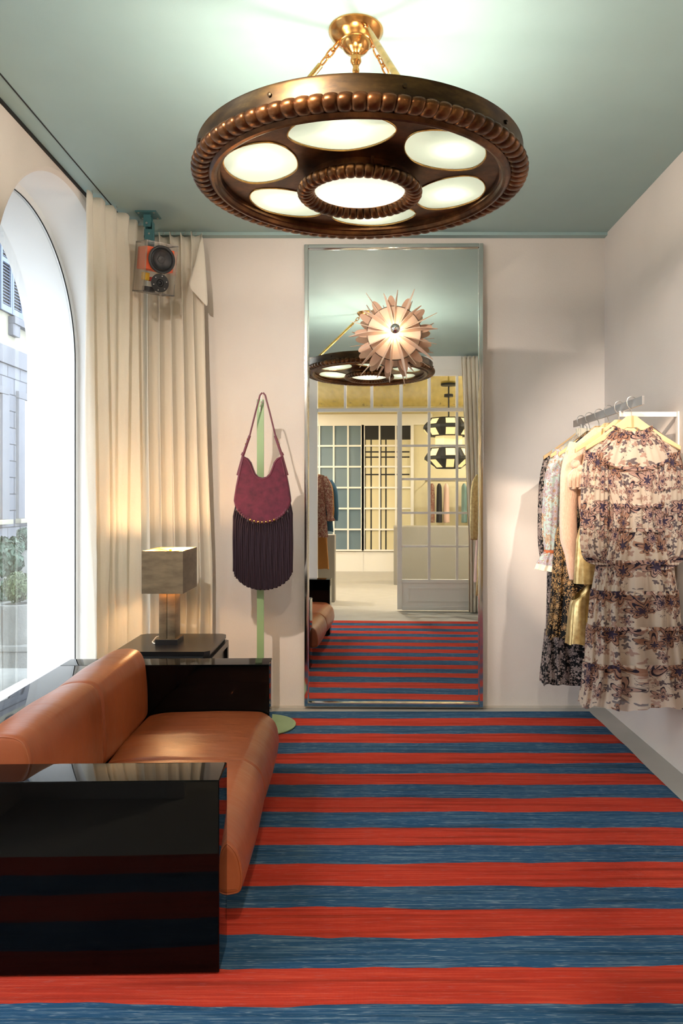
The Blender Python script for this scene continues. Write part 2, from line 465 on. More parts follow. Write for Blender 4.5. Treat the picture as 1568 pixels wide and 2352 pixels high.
def ell(cx, cy, rx, ry, n=40, p=2.0, rot=0.0):
    out = []
    for i in range(n):
        a = 2 * PI * i / n; c, s_ = math.cos(a), math.sin(a)
        x = rx * math.copysign(abs(c) ** (2 / p), c); y = ry * math.copysign(abs(s_) ** (2 / p), s_)
        out.append((cx + x * math.cos(rot) - y * math.sin(rot), cy + x * math.sin(rot) + y * math.cos(rot)))
    return out
def dup(o, dx=0, dy=0, dz=0, **props):
    """copy of a thing with its parts and sub-parts"""
    r = o.copy(); C.objects.link(r); r.location = o.location + Vector((dx, dy, dz))
    for ch in list(o.children):
        c = ch.copy(); C.objects.link(c); c.parent = r
        for g in list(ch.children):
            d = g.copy(); C.objects.link(d); d.parent = c
    for k, v in props.items(): r[k] = v
    return r

# ------------------------------------------------------------------ room shell
XL, XR, YB, H = -1.61, 1.658, 4.99, 3.2
YP = 0.62                       # face of the glazed partition
ZS, SPR = 0.20, 2.316           # sill, springing of the arches
ARCH = [2.02, 4.10]  # nearer arch is unseen, added to bring daylight onto the foreground

def wall_with_arches():
    top = 3.188
    prof = [(XL, 0.868), (XL - 0.006, 0.855), (XL - 0.016, 0.846), (XL - 0.032, 0.84), (-1.885, 0.84), (-1.888, 0.80), (-2.212, 0.80)]
    mb = MB(); rv = MB()
    def outline(yc, r):
        pts = [(yc - r, ZS), (yc - r, SPR)]
        for i in range(1, 48):
            a = PI - PI * i / 48; pts.append((yc + r * math.cos(a), SPR + r * math.sin(a)))
        return pts + [(yc + r, SPR), (yc + r, ZS)]
    for yc in ARCH:
        rs = [[(x, y, z) for y, z in outline(yc, r)] for x, r in prof]
        rv.rings(rs[2:], closed=False, caps=False)
        mb.rings(rs[:3], closed=False, caps=False)
        rv.quad((XL, yc - .868, ZS), (XL, yc + .868, ZS), (-2.26, yc + .868, ZS), (-2.26, yc - .868, ZS))
        for x, r in ((prof[0]), (prof[-1])):
            ol = outline(yc, r)
            for (a, b), (c, d) in zip(ol[1:-2], ol[2:-1]): mb.quad((x, a, b), (x, c, d), (x, c, top), (x, a, top))
            mb.quad((x, yc - r, 0), (x, yc + r, 0), (x, yc + r, ZS), (x, yc - r, ZS))
    for x, r in ((prof[0]), (prof[-1])):
        edges = [YP - 0.04] + [e for yc in ARCH for e in (yc - r, yc + r)] + [5.04]
        for a, b in zip(edges[::2], edges[1::2]):
            mb.quad((x, a, 0), (x, b, 0), (x, b, top), (x, a, top))
    mb.quad((XL, YP - .04, top), (XL, 5.04, top), (-2.212, 5.04, top), (-2.212, YP - .04, top))
    return mb, rv
mb, rv = wall_with_arches()
wl = struct(mb.build('wall_left', 'plaster', keep=True, ang=25))
struct(rv.build('trim_1', 'reveal', keep=True, ang=40))
struct(MB().box(XL, 1.75, YB, YB + 0.1, 0, H).build('wall_back', 'plaster', keep=True, smooth=False))
struct(MB().box(XR, XR + 0.1, YP - 0.04, YB, 0, H).build('wall_right', 'plaster', keep=True, smooth=False))
struct(MB().box(-2.21, 1.758, YP - 0.04, 5.09, H, H + 0.06).build('ceiling', 'ceiling_paint', keep=True, smooth=False))
struct(MB().box(-2.6, 3.2, -4.5, 5.05, -0.06, 0).build('floor', 'concrete_floor', keep=True, smooth=False))
struct(MB().box(XL - 0.02, XL + 0.012, YP, YB, 3.186, 3.2).build('trim_2', 'slot_black', keep=True, smooth=False))
struct(MB().box(-1.512, -1.506, YP, 4.86, 3.197, 3.2).build('trim_3', 'slot_black', keep=True, smooth=False))
# dropped curtain band of the ceiling along the back wall
struct(MB().box(XL, XR, 4.93, YB, 3.180, 3.2).build('trim_4', 'ceiling_paint', keep=True, smooth=False))
struct(MB().box(XL, XR, YB - 0.012, YB, 0, 0.012).build('baseboard_back', 'taupe_strip', keep=True, smooth=False))
# glazing of the arches
for i, yc in enumerate(ARCH):
    ol = [(yc - .798, ZS)] + [(yc + .798 * math.cos(PI - PI * k / 40), SPR + .798 * math.sin(PI - PI * k / 40)) for k in range(41)] + [(yc + .798, ZS)]
    mb = MB(); mb.add([(-1.90, y, z) for y, z in ol], [tuple(range(len(ol)))])
    wn = struct(mb.build('window_%d' % (2 - i), 'clear_glass', keep=True, smooth=False))
    g = MB(); g.tube([(-1.893, y, z) for y, z in ol], 0.0035, 6); g.build('gasket', 'slot_black', wn)

# ------------------------------------------------------------------ rug
NX, NY = 120, 140
v = []
for j in range(NY + 1):
    for i in range(NX + 1):
        u, t = i / NX, j / NY
        y = lerp(1.38, RUG_END, t); x = lerp(-1.50, lerp(1.475, 1.530, t) , u)
        x += (u > 0.5) * 2 * (u - 0.5) * 0.010 * noise.noise((3.0 * y, 1, 2)); 
        z = 0.007 + 0.0020 * noise.noise((x * 1.3, y * 6, 0)) + 0.001 * noise.noise((x * 3, y * 15, 4))
        if i in (0, NX) or j in (0, NY): z = 0.0
        v.append((x, y, z))
f = [(j * (NX + 1) + i, j * (NX + 1) + i + 1, (j + 1) * (NX + 1) + i + 1, (j + 1) * (NX + 1) + i) for j in range(NY) for i in range(NX)]
mb = MB(); mb.add(v, f)
tag(mb.build('striped_rug', 'rug', keep=True, ang=60), 'large flat-woven rug in red and blue stripes covering the floor', 'rug')

# ------------------------------------------------------------------ sofa
def smooth_profile(pts, n=6):
    out = []; L = len(pts)
    for i in range(L):
        p0, p1, p2, p3 = [Vector(pts[(i + k) % L]) for k in (-1, 0, 1, 2)]
        for k in range(n):
            t = k / n
            out.append(0.5 * ((2 * p1) + (p2 - p0) * t + (2 * p0 - 5 * p1 + 4 * p2 - p3) * t * t + (3 * p1 - p0 - 3 * p2 + p3) * t ** 3))
    return out
def cushion(name, prof, y0, y1, parent, T, rnd=0.016, puff=0.008, seed=0):
    p = smooth_profile(prof); c = sum(p, Vector((0, 0))) / len(p)
    ys = []; N = 44
    for k in range(6): ys.append((y0 + rnd * (1 - math.cos(PI / 2 * k / 5)) , rnd * (1 - math.sin(PI / 2 * k / 5))))
    for k in range(1, N): ys.append((lerp(y0 + rnd, y1 - rnd, k / N), 0))
    for k in range(5, -1, -1): ys.append((y1 - rnd * (1 - math.cos(PI / 2 * k / 5)), rnd * (1 - math.sin(PI / 2 * k / 5))))
    rs = []
    for y, ins in ys:
        t = (y - y0) / (y1 - y0); pf = puff * math.sin(PI * t) ** 0.6
        ring = []
        for j, q in enumerate(p):
            a = p[(j - 1) % len(p)]; b = p[(j + 1) % len(p)]; tn = (b - a).normalized(); nr = Vector((tn.y, -tn.x))
            if nr.dot(q - c) < 0: nr = -nr
            wv = 0.0035 * noise.noise((q.x * 6 + seed, y * 5, q.y * 6)) * (ins == 0)
            d = q + nr * (pf - ins + wv); ring.append(T((d.x, y, d.y)))
        rs.append(ring)
    o = MB().rings(rs).build(name, 'leather', parent, ang=60)
    for ye, yi in ((y0 + rnd * 0.25, 5), (y1 - rnd * 0.25, -6)):
        pts = []
        for j, q in enumerate(p):
            a = p[(j - 1) % len(p)]; b = p[(j + 1) % len(p)]; tn = (b - a).normalized(); nr = Vector((tn.y, -tn.x))
            if nr.dot(q - c) < 0: nr = -nr
            d = q + nr * (-rnd * 0.28); pts.append(T((d.x, ye, d.y)))
        MB().tube(pts, 0.0028, 6, closed=True).build('piping', 'leather', o)
    return o
sofa = thing('leather_sofa', 'two-seat sofa with tan leather cushions in a black lacquered box frame', 'sofa', (-0.416, 2.179, 0))
Ms = Matrix.Translation((-0.416, 2.179, 0)) @ Matrix.Rotation(R(1.43), 4, 'Z')
T = lambda p: tuple(Ms @ Vector(p))
SL = 1.674
arm_dep = -1.045
for ya in (0.0, SL - 0.152):
    MB().box(arm_dep, 0, ya, ya + 0.152, 0.012, 0.582, 0.006, 3).xf(Ms).build('arm', 'lacquer', sofa, ang=30)
MB().box(arm_dep, arm_dep + 0.19, 0.1525, SL - 0.1525, 0.012, 0.5815, 0.005, 3).xf(Ms).build('back_panel', 'lacquer', sofa, ang=30)
MB().box(arm_dep + 0.195, -0.10, 0.155, SL - 0.155, 0.02, 0.148, 0.004).xf(Ms).build('base', 'lacquer', sofa, ang=30)
seat = [(-.60, .165), (-.61, .30), (-.55, .342), (-.30, .352), (-.08, .350), (-.02, .338), (.028, .295), (.046, .23), (.044, .18), (.02, .158), (-.10, .152), (-.35, .152)]
back = [(-.612, .33), (-.606, .42), (-.612, .54), (-.622, .61), (-.65, .656), (-.71, .668), (-.78, .652), (-.835, .60), (-.846, .50), (-.846, .36), (-.80, .325), (-.68, .32)]
ym = SL / 2
for k, (a, b) in enumerate(((0.155, ym - 0.001), (ym + 0.001, SL - 0.155))):
    cushion('seat_cushion', seat, a, b, sofa, T, seed=k * 7)
    cushion('back_cushion', back, a, b, sofa, T, rnd=0.016, seed=k * 9 + 3)

# ------------------------------------------------------------------ curtains
def curtain(name, label, ptop, pbot, z0, z1, nf, amp, seed=0, hook=True, taper=0.6, flop=False):
    def path(P, u):
        d = [0]
        for a, b in zip(P[:-1], P[1:]): d.append(d[-1] + (Vector(b) - Vector(a)).length)
        s_ = u * d[-1]
        for i in range(len(P) - 1):
            if s_ <= d[i + 1] + 1e-9:
                t = (s_ - d[i]) / (d[i + 1] - d[i]); return Vector(P[i]).lerp(Vector(P[i + 1]), t)
        return Vector(P[-1])
    NU, NT = nf * 26, 60; rs = []
    for k in range(NT + 1):
        t = k / NT; tz = t ** 1.5 if t < .3 else t ; ring = []
        tz = t
        for i in range(NU + 1):
            u = i / NU; e = 0.004
            a, b = path(ptop, max(0, u - e)), path(ptop, min(1, u + e)); a2, b2 = path(pbot, max(0, u - e)), path(pbot, min(1, u + e))
            mix = min(1, tz * 1.4)
            p = path(ptop, u).lerp(path(pbot, u), mix); tn = (b - a).lerp(b2 - a2, mix).normalized(); nr = Vector((tn.y, -tn.x))
            ph = 2 * PI * nf * u + 0.55 * noise.noise((u * 5 + seed, t * 1.6, seed)) * (0.4 + t) * 3
            am = amp * (0.62 + 0.75 * noise.noise((u * nf * 0.8 + seed, t * 1.2, 3.3)) + 0.25 * t)
            pin = math.exp(-((t - 0.035) / 0.03) ** 2)
            wv = math.sin(ph); wv = math.copysign(abs(wv) ** 0.75, wv) + 0.18 * math.sin(2 * ph + 1.0 + seed) * (1 - t * .5)
            am *= (1 - 0.5 * pin)
            crink = 0.0035 * noise.noise((u * 40, t * 26, seed)) * t
            p = p + nr * (am * wv + crink) + tn * (0.35 * am * math.cos(ph) * (1 - 0.4 * t))
            z = lerp(z1, z0, tz) - (0.022 * (0.5 - 0.5 * math.cos(ph)) if k == 0 else 0.012 * (0.5 - 0.5 * math.cos(ph)) * max(0, 1 - t * 20))
            ring.append((p.x, p.y, z))
        rs.append(ring)
    mb = MB(); mb.rings(rs, closed=False, caps=False)
    cx, cy = path(pbot, .5)
    root = thing(name, label, 'curtain', (cx, cy, z0))
    o = mb.build('curtain_cloth', 'linen', root, ang=180)
    q = o.modifiers.new('solid', 'SOLIDIFY'); q.thickness = 0.0025
    if hook:
        for i in range(nf):
            p = path(ptop, (i + .5) / nf)
            MB().tube([(p.x, p.y, z1 + 0.016), (p.x + .006, p.y, z1 + 0.006), (p.x, p.y, z1 - 0.012), (p.x - .005, p.y, z1 - 0.004)], 0.0022, 6).build('curtain_hook', 'steel', root)
    return root
curtain('curtain', 'cream linen curtain drawn back beside the arched window, in front of the corner',
        [(-1.565, 4.20), (-1.50, 4.42), (-1.44, 4.62), (-1.40, 4.76)], [(-1.545, 4.16), (-1.49, 4.42), (-1.45, 4.62), (-1.43, 4.76)], 0.015, 3.180, 5, 0.058, 1)
c2 = curtain('curtain', 'cream linen curtain hanging on the back wall behind the brass table lamp',
        [(-1.55, 4.885), (-1.25, 4.875), (-1.05, 4.865)], [(-1.55, 4.88), (-1.25, 4.85), (-0.985, 4.85)], 0.015, 3.172, 7, 0.058, 5)
# folded-over leading edge of the back curtain
mb = MB()
top = Vector((-1.030, 4.83, 3.13)); 
pts = [[(-1.045, 4.812, 3.10), (-1.035, 4.81, 3.12), (-1.028, 4.815, 3.14)],
       [(-1.065, 4.80, 2.98), (-1.04, 4.795, 3.0), (-1.012, 4.808, 3.0)],
       [(-1.095, 4.795, 2.87), (-1.045, 4.785, 2.86), (-1.000, 4.80, 2.86)],
       [(-1.125, 4.80, 2.80), (-1.06, 4.782, 2.79), (-0.992, 4.795, 2.76)],
       [(-1.075, 4.79, 2.755), (-1.04, 4.782, 2.73), (-0.99, 4.79, 2.71)],
       [(-1.040, 4.79, 2.72), (-1.02, 4.785, 2.69), (-0.988, 4.79, 2.655)]]
mb.rings(pts, closed=False, caps=False)
o = mb.build('curtain_fold', 'linen', c2, ang=180, subsurf=2)
q = o.modifiers.new('solid', 'SOLIDIFY'); q.thickness = 0.003
curtain('curtain', 'cream linen curtain bunched beside the glazed door, seen in the mirror',
        [(1.07, 0.74), (1.5, 0.74)], [(1.16, 0.74), (1.5, 0.74)], 0.015, 3.18, 8, 0.042, 9, hook=False)

# ------------------------------------------------------------------ wall mirror
TH = R(-1.23)
Mm = Matrix.Translation((0.2255, 4.935, 0)) @ Matrix.Rotation(TH, 4, 'Z')
W2, B0, B1 = 0.598, 0.022, 3.119
mir = thing('wall_mirror', 'tall rectangular mirror in a slim polished chrome frame against the back wall', 'mirror', (0.2255, 4.935, 0.022))
MB().box(-W2 + .024, W2 - .024, 0.006, 0.012, B0 + .024, B1 - .024).xf(Mm).build('mirror_glass', 'mirror_glass', mir, smooth=False)
MB().box(-W2 + .02, W2 - .02, 0.0125, 0.03, B0 + .02, B1 - .02).xf(Mm).build('backing', 'black_matt', mir, smooth=False)
for (x0, x1, z0, z1) in ((-W2, -W2 + .027, B0, B1), (W2 - .027, W2, B0, B1), (-W2 + .027, W2 - .027, B0, B0 + .027), (-W2 + .027, W2 - .027, B1 - .027, B1)):
    mb = MB().box(x0, x1, -0.016, 0.018, z0, z1, 0.006, 3)
    if x1 - x0 < .1: xi = x1 if x0 < 0 else x0; mb.box(xi - .004, xi + .004, -0.006, 0.008, z0 + .03, z1 - .03, 0.002)
    mb.xf(Mm).build('frame_bar', 'chrome', mir, ang=30)

# ------------------------------------------------------------------ chandelier
CX, CY, CZ = 0.0, 2.81, 2.63
ch = thing('round_chandelier', 'large round bronze chandelier with frosted glass ovals and gadrooned rims', 'chandelier', (CX, CY, 2.56))
def gadroon(R0, w_, h_, nlobe, z, name, par, tilt=0.0):
    """ring of rounded lobes; section is a half-round swept about the axis"""
    per = 10; N = nlobe * per; rs = []
    K = 16
    for i in range(N):
        a = 2 * PI * i / N; ph = (i % per) / per * 2 * PI
        k = abs(math.sin(ph / 2)) ** 0.45
        ring = []
        for j in range(K):
            b = 2 * PI * j / K
            rr = 0.78 + 0.22 * k
            dr = math.cos(b) * w_ * rr; dz = math.sin(b) * h_ * rr
            if dz > 0: dz *= 0.8
            sw = 0.5 * math.sin(b) * (2 * PI / nlobe) * tilt
            r_ = R0 + dr + dz * -0.15
            ring.append((CX + r_ * math.cos(a + sw), CY + r_ * math.sin(a + sw), z + dz))
        rs.append(ring)
    rs.append(rs[0])
    return MB().rings(rs, True, False).build(name, 'bronze', par, ang=50)
gadroon(0.590, 0.040, 0.029, 86, CZ - 0.0, 'gadrooned_rim', ch, 0.12)
MB().lathe([(0.598, 0.0), (0.606, 0.01), (0.606, 0.068), (0.609, 0.074), (0.596, 0.074), (0.596, 0.0)], (CX, CY, CZ), 128).build('drum_band', 'bronze_band', ch, ang=30)
MB().lathe([(0.566, -0.02), (0.556, -0.031), (0.546, -0.033), (0.536, -0.028), (0.531, -0.016), (0.524, -0.012), (0.524, 0.02), (0.566, 0.02), (0.566, -0.02)], (CX, CY, CZ), 128).build('inner_moulding', 'bronze', ch, ang=30)
rot0 = R(-90 - 9)
holes = []; 
for k in range(6):
    a = rot0 + k * PI / 3; hx, hy = 0.385 * math.cos(a), 0.385 * math.sin(a)
    holes.append(ell(hx, hy, 0.182, 0.134, 48, 1.75, a + PI / 2))
holes.append(ell(0, 0, 0.17, 0.17, 40))
plate('pierced_plate', [ell(0, 0, 0.53, 0.53, 96)] + holes, 0.004, 'bronze', ch, lambda x, y, z: (CX + x, CY + y, CZ + 0.006 + z))
MB().lathe([(0.172, 0.004), (0.196, 0.004), (0.196, -0.045), (0.172, -0.045), (0.172, 0.004)], (CX, CY, CZ), 64).build('centre_collar', 'bronze', ch, ang=30)
gadroon(0.205, 0.034, 0.028, 42, CZ - 0.045, 'centre_gadroon', ch, 0.12)
for k in range(6):
    a = rot0 + k * PI / 3
    ol = ell(0.385 * math.cos(a), 0.385 * math.sin(a), 0.187, 0.138, 48, 1.75, a + PI / 2)
    plate('glass_oval', [ol], 0.003, 'frosted_glass', ch, lambda x, y, z: (CX + x, CY + y, CZ + 0.0105 + z))
    MB().tube([(CX + x, CY + y, CZ + 0.003) for x, y in ell(0.385 * math.cos(a), 0.385 * math.sin(a), 0.182, 0.134, 48, 1.75, a + PI / 2)], 0.0028, 6, closed=True).build('oval_rim', 'gold_brass', ch)
MB().lathe([(0.001, -0.010), (0.06, -0.008), (0.12, -0.002), (0.172, 0.008)], (CX, CY, CZ - 0.050), 48).build('centre_glass', 'frosted_glass', ch)
for k in range(9):
    a = 2 * PI * k / 9 + 0.05
    c = Vector((CX + 0.606 * math.cos(a), CY + 0.606 * math.sin(a), CZ + 0.044)); d = Vector((math.cos(a), math.sin(a), 0))
    MB().tube([c, c + d * 0.006, c + d * 0.008], [0.007, 0.007, 0.003], 10).build('bolt', 'bronze_band', ch)
TILT = Matrix.Translation((CX, CY, CZ)) @ Matrix.Rotation(R(1.5), 4, 'X') @ Matrix.Translation((-CX, -CY, -CZ))   # it hangs slightly tilted
for o_ in ch.children:
    o_.data.transform(TILT)
# canopy, finial
can = MB().lathe([(0.104, 0.0), (0.104, -0.006), (0.100, -0.010), (0.098, -0.016), (0.088, -0.026), (0.078, -0.036), (0.066, -0.042), (0.062, -0.047), (0.057, -0.048),
            (0.055, -0.056), (0.048, -0.070), (0.036, -0.082), (0.024, -0.090), (0.018, -0.100), (0.021, -0.110), (0.021, -0.118), (0.015, -0.128), (0.010, -0.138), (0.013, -0.146),
            (0.0135, -0.152), (0.011, -0.165), (0.006, -0.170), (0.0, -0.172)], (CX - 0.015, CY, H), 56).build('canopy', 'copper', ch, ang=50)
def link(c, axis, side, L=0.040, W=0.018, r=0.0032):
    """one chain link centred at c, long along axis, wide along side"""
    axis = Vector(axis).normalized(); side = Vector(side); side = (side - axis * side.dot(axis)).normalized(); pts = []
    for i in range(20):
        a = 2 * PI * i / 20; s1, c1 = math.sin(a), math.cos(a)
        pts.append(Vector(c) + axis * (math.copysign(abs(s1) ** 0.8, s1) * L / 2) + side * (c1 * W / 2))
    return MB().tube(pts, r, 8, closed=True)
for az in (-75, 165, 45):
    d = Vector((math.cos(R(az)), math.sin(R(az)), 0))
    p0 = Vector((CX - 0.015 * 0, CY, 0)) + d * 0.082 + Vector((0, 0, H - 0.030)); p1 = Vector((CX, CY, 0)) + d * 0.555 + Vector((0, 0, CZ + 0.060 + math.sin(R(az)) * 0.018))
    t = (p1 - p0).normalized(); sd = t.cross(Vector((0, 0, 1)))
    if az == -75:
        cl = [0.018, 0.045]; r0 = 0.060
    else:
        cl = [0.018, 0.050, 0.084]; r0 = 0.105
    for i, q in enumerate(cl):
        link(p0 + t * q, t, sd if i % 2 == 0 else Vector((0, 0, 1)), 0.046, 0.021, 0.0035).build('chain_link', 'copper', ch)
    rod = MB().tube([p0 + t * r0, p0 + t * (r0 + 0.002), p1 - t * 0.02, p1], [0.008, 0.0115, 0.0115, 0.008], 16).build('rod', 'gold_brass', ch)
    link(p1 + t * 0.002, t, sd, 0.05, 0.022, 0.0035).build('chain_link', 'copper', ch)
zz = H - 0.19; i = 0
while zz > CZ + 0.03:
    link((CX - 0.015 * (zz - CZ) / 0.4, CY, zz), (0, 0, 1), (1, 0, 0) if i % 2 == 0 else (0, 1, 0), 0.050, 0.021, 0.0032).build('chain_link', 'copper', ch); zz -= 0.040; i += 1
MB().tube([(CX + .045, CY - 0.20, CZ + 0.01), (CX + .045, CY - 0.20, CZ - 0.045)], 0.006, 10).build('stay', 'bronze', ch)
for k in range(6):
    a = rot0 + k * PI / 3 + 0.05
    p = (CX + 0.40 * math.cos(a), CY + 0.40 * math.sin(a), CZ + 0.062)
    b = light('chandelier_bulb_light', 'POINT', p, BULB, (1, 0.90, 0.76), shadow_soft_size=0.035); attach(b, ch)
b = light('chandelier_bulb_light', 'POINT', (CX, CY + 0.04, CZ + 0.03), BULB * 0.4, (1, 0.90, 0.76), shadow_soft_size=0.035); attach(b, ch)

# ------------------------------------------------------------------ side table and lamp
tb = thing('side_table', 'low black side table with clipped corners in the corner behind the sofa', 'table', (-1.086, 4.305, 0))
def clip(x0, x1, y0, y1, c): return [(x0 + c, y0), (x1 - c, y0), (x1, y0 + c), (x1, y1 - c), (x1 - c, y1), (x0 + c, y1), (x0, y1 - c), (x0, y0 + c)]
TZ = 0.576
MB().prism(clip(-1.350, -.826, 4.035, 4.575, 0.028), TZ - 0.022, TZ).build('tabletop', 'table_black', tb, smooth=False)
MB().prism(clip(-1.345, -.831, 4.04, 4.57, 0.03), TZ - 0.036, TZ - 0.0225).build('tabletop_underlay', 'black_matt', tb, smooth=False)
MB().prism(clip(-1.366, -.812, 4.022, 4.59, 0.032), TZ - 0.070, TZ - 0.0365).build('frame_rail', 'table_black', tb, smooth=False)
for x0, x1, y0, y1 in ((-1.330, -.846, 4.045, 4.058), (-1.330, -.846, 4.552, 4.565), (-1.343, -1.331, 4.06, 4.55), (-.845, -.833, 4.06, 4.55)):
    MB().box(x0, x1, y0, y1, TZ - 0.24, TZ - 0.071).build('apron', 'table_black', tb, smooth=False)
for x in (-1.362, -.846):
    for y in (4.026, 4.546): MB().box(x, x + .03, y, y + .04, 0, TZ - 0.0705, 0.002).build('leg', 'table_black', tb, smooth=False)

lp = thing('table_lamp', 'brass table lamp with rectangular metal shade glowing on the black side table', 'lamp', (-1.107, 4.29, TZ))
MB().box(-1.172, -1.044, 4.215, 4.365, TZ, TZ + 0.030, 0.001).build('lamp_base', 'table_black', lp, smooth=False)
MB().box(-1.172, -1.044, 4.217, 4.367, TZ + 0.0303, TZ + 0.034, 0.001).build('base_plate', 'patina_brass', lp, smooth=False)
for x0, x1 in ((-1.153, -1.1085), (-1.1055, -1.061)):
    MB().box(x0, x1, 4.228, 4.352, TZ + 0.0345, 0.868, 0.002).build('stem', 'patina_brass', lp, ang=30)
MB().box(-1.155, -1.059, 4.226, 4.354, 0.8685, 0.873, 0.001).build('stem_cap', 'patina_brass', lp, smooth=False)
SX0, SX1, SY0, SY1, SZ0, SZ1 = -1.217, -.987, 4.110, 4.462, 0.884, 1.122
mb = MB()
for (x0, x1, y0, y1) in ((SX0, SX1, SY0, SY0 + .003), (SX0, SX1, SY1 - .003, SY1), (SX0, SX0 + .003, SY0 + .003, SY1 - .003), (SX1 - .003, SX1, SY0 + .003, SY1 - .003)):
    mb.box(x0, x1, y0, y1, SZ0, SZ1)
mb.build('lamp_shade', 'patina_brass', lp, smooth=False)
mb = MB(); e = .0036
for (x0, x1, y0, y1) in ((SX0 + e, SX1 - e, SY0 + e, SY0 + e + .0008), (SX0 + e, SX1 - e, SY1 - e - .0008, SY1 - e), (SX0 + e, SX0 + e + .0008, SY0 + .005, SY1 - .005), (SX1 - e - .0008, SX1 - e, SY0 + .005, SY1 - .005)):
    mb.box(x0, x1, y0, y1, SZ0 + .003, SZ1 - .003)
mb.build('shade_lining', 'shade_lining', lp, smooth=False)
mb = MB(); cxs, cys = -1.102, 4.286
for x, y in ((SX0 + .01, SY0 + .01), (SX1 - .01, SY0 + .01), (SX0 + .01, SY1 - .01), (SX1 - .01, SY1 - .01)): mb.tube([(cxs, cys, SZ1 - .015), (x, y, SZ1 - .012)], .002, 6)
mb.tube([(cxs, cys, SZ1 - .03), (cxs, cys, SZ1 - .002)], .008, 8)
mb.build('shade_spider', 'gold_brass', lp); MB().tube([(cxs, cys, 0.873), (cxs, cys, 0.93)], .006, 8).build('lamp_socket', 'gold_brass', lp)
MB().sphere((cxs, cys + 0.03, 1.02), 0.028, 14, 1.2).build('bulb', 'bulb_glow', lp)
b = light('table_lamp_light', 'POINT', (cxs, cys + 0.03, 1.075), TABLE_LAMP, (1, 0.66, 0.34), shadow_soft_size=0.03); attach(b, lp)
b = light('table_lamp_light', 'POINT', (cxs, cys + 0.03, 0.955), TABLE_LAMP * .5, (1, 0.66, 0.34), shadow_soft_size=0.02); attach(b, lp)
MB().tube([(-1.145, 4.366, TZ + .012), (-1.17, 4.375, TZ + .03), (-1.20, 4.34, TZ + .022), (-1.205, 4.28, TZ + .006), (-1.19, 4.25, TZ + .005), (-1.176, 4.24, TZ + .005)], .0035, 8).build('power_cord', 'cord_clear', lp)

# ------------------------------------------------------------------ bag stand and bag
SXp, SYp = -0.615, 4.56
stn = thing('bag_stand', 'pale green display stand with a flat post on a round base', 'display stand', (SXp, SYp, 0))
MB().lathe([(0.0, 0.0095), (0.208, 0.0095), (0.213, 0.013), (0.213, 0.018), (0.209, 0.021), (0.0, 0.021)], (SXp + 0.006, SYp, 0), 72).build('round_base', 'green_paint', stn, ang=30)
MB().box(SXp - .0215, SXp + .0215, SYp - .005, SYp + .005, 0.0215, 2.03, .001).build('post', 'green_paint', stn, smooth=False)
mb = MB(); mb.box(SXp + .013, SXp + .019, SYp - .085, SYp - .0055, 2.005, 2.013); mb.box(SXp + .013, SXp + .019, SYp - .088, SYp - .082, 2.005, 2.065, .001)
mb.tube([(SXp, SYp - .006, 1.985), (SXp + .002, SYp - .03, 1.99), (SXp + .014, SYp - .05, 2.006)], .004, 8); mb.tube([(SXp, SYp - .008, 1.995), (SXp, SYp - .008, 1.95)], .004, 8)
mb.build('hook', 'white_metal', stn, ang=30)

BY = 4.475; kb = BY / F
bx = lambda px: (px - 826) * kb
bz = lambda py: CAMZ - (py - 1145) * kb
bag = thing('fringed_bag', 'burgundy suede shoulder bag with long dark fringe hanging from the green stand', 'bag', (bx(603), BY, bz(1353)))
half = [(603, 1101), (614, 1098), (622, 1090), (627, 1078), (632, 1064), (638, 1056), (646, 1052), (650, 1066), (655, 1090), (660, 1115), (664, 1140), (665, 1150), (662, 1163), (652, 1178), (636, 1191), (618, 1198), (603, 1200)]
poly = half + [(1206 - x, y) for x, y in half[::-1][1:-1]]
ol = [(bx(x), bz(y)) for x, y in poly]
plate('bag_body', [ol], 0.022, 'suede', bag, lambda x, y, z: (x, BY + z * (1 + 0.0), y), bevel=0.010)
edge = [(bx(x), BY - 0.020, bz(y)) for x, y in ([(1206 - x, y) for x, y in half[::-1][7:]] + half[1:9])]
MB().tube(edge, 0.0035, 8).build('edge_binding', 'strap_leather', bag)
for sg in (-1, 1):
    xx = lambda px: bx(603 + sg * (px - 603))
    MB().tube([(xx(604), BY - .003, bz(902)), (xx(609), BY - .003, bz(908)), (xx(620), BY - .004, bz(950)), (xx(633), BY - .006, bz(1003))], .0022, 8, flat=.0052).build('strap', 'strap_leather', bag)
    tabo = MB().tube([(xx(632), BY - .010, bz(1001)), (xx(636), BY - .010, bz(1012)), (xx(647), BY - .010, bz(1045)), (xx(660), BY - .008, bz(1092))], [.004, .004, .004, .002], 10, flat=.0085).build('strap_tab', 'strap_leather', bag)
    for a, b in ((1009, 638), (1020, 642)):
        MB().sphere((xx(b), BY - .014, bz(a)), .0036, 8).build('stud', 'gold_brass', tabo)
    MB().tube([(xx(646), BY - .012, bz(1040)), (xx(649), BY - .012, bz(1047))], .006, 10, flat=.011).build('strap_keeper', 'strap_leather', bag)
    MB().tube([(xx(646), BY - .002, bz(1052)), (xx(656), BY - .002, bz(1092)), (xx(664), BY - .002, bz(1135)), (xx(666), BY - .002, bz(1150))], .012, 8, flat=.003).build('side_gusset', 'strap_leather', bag)
    
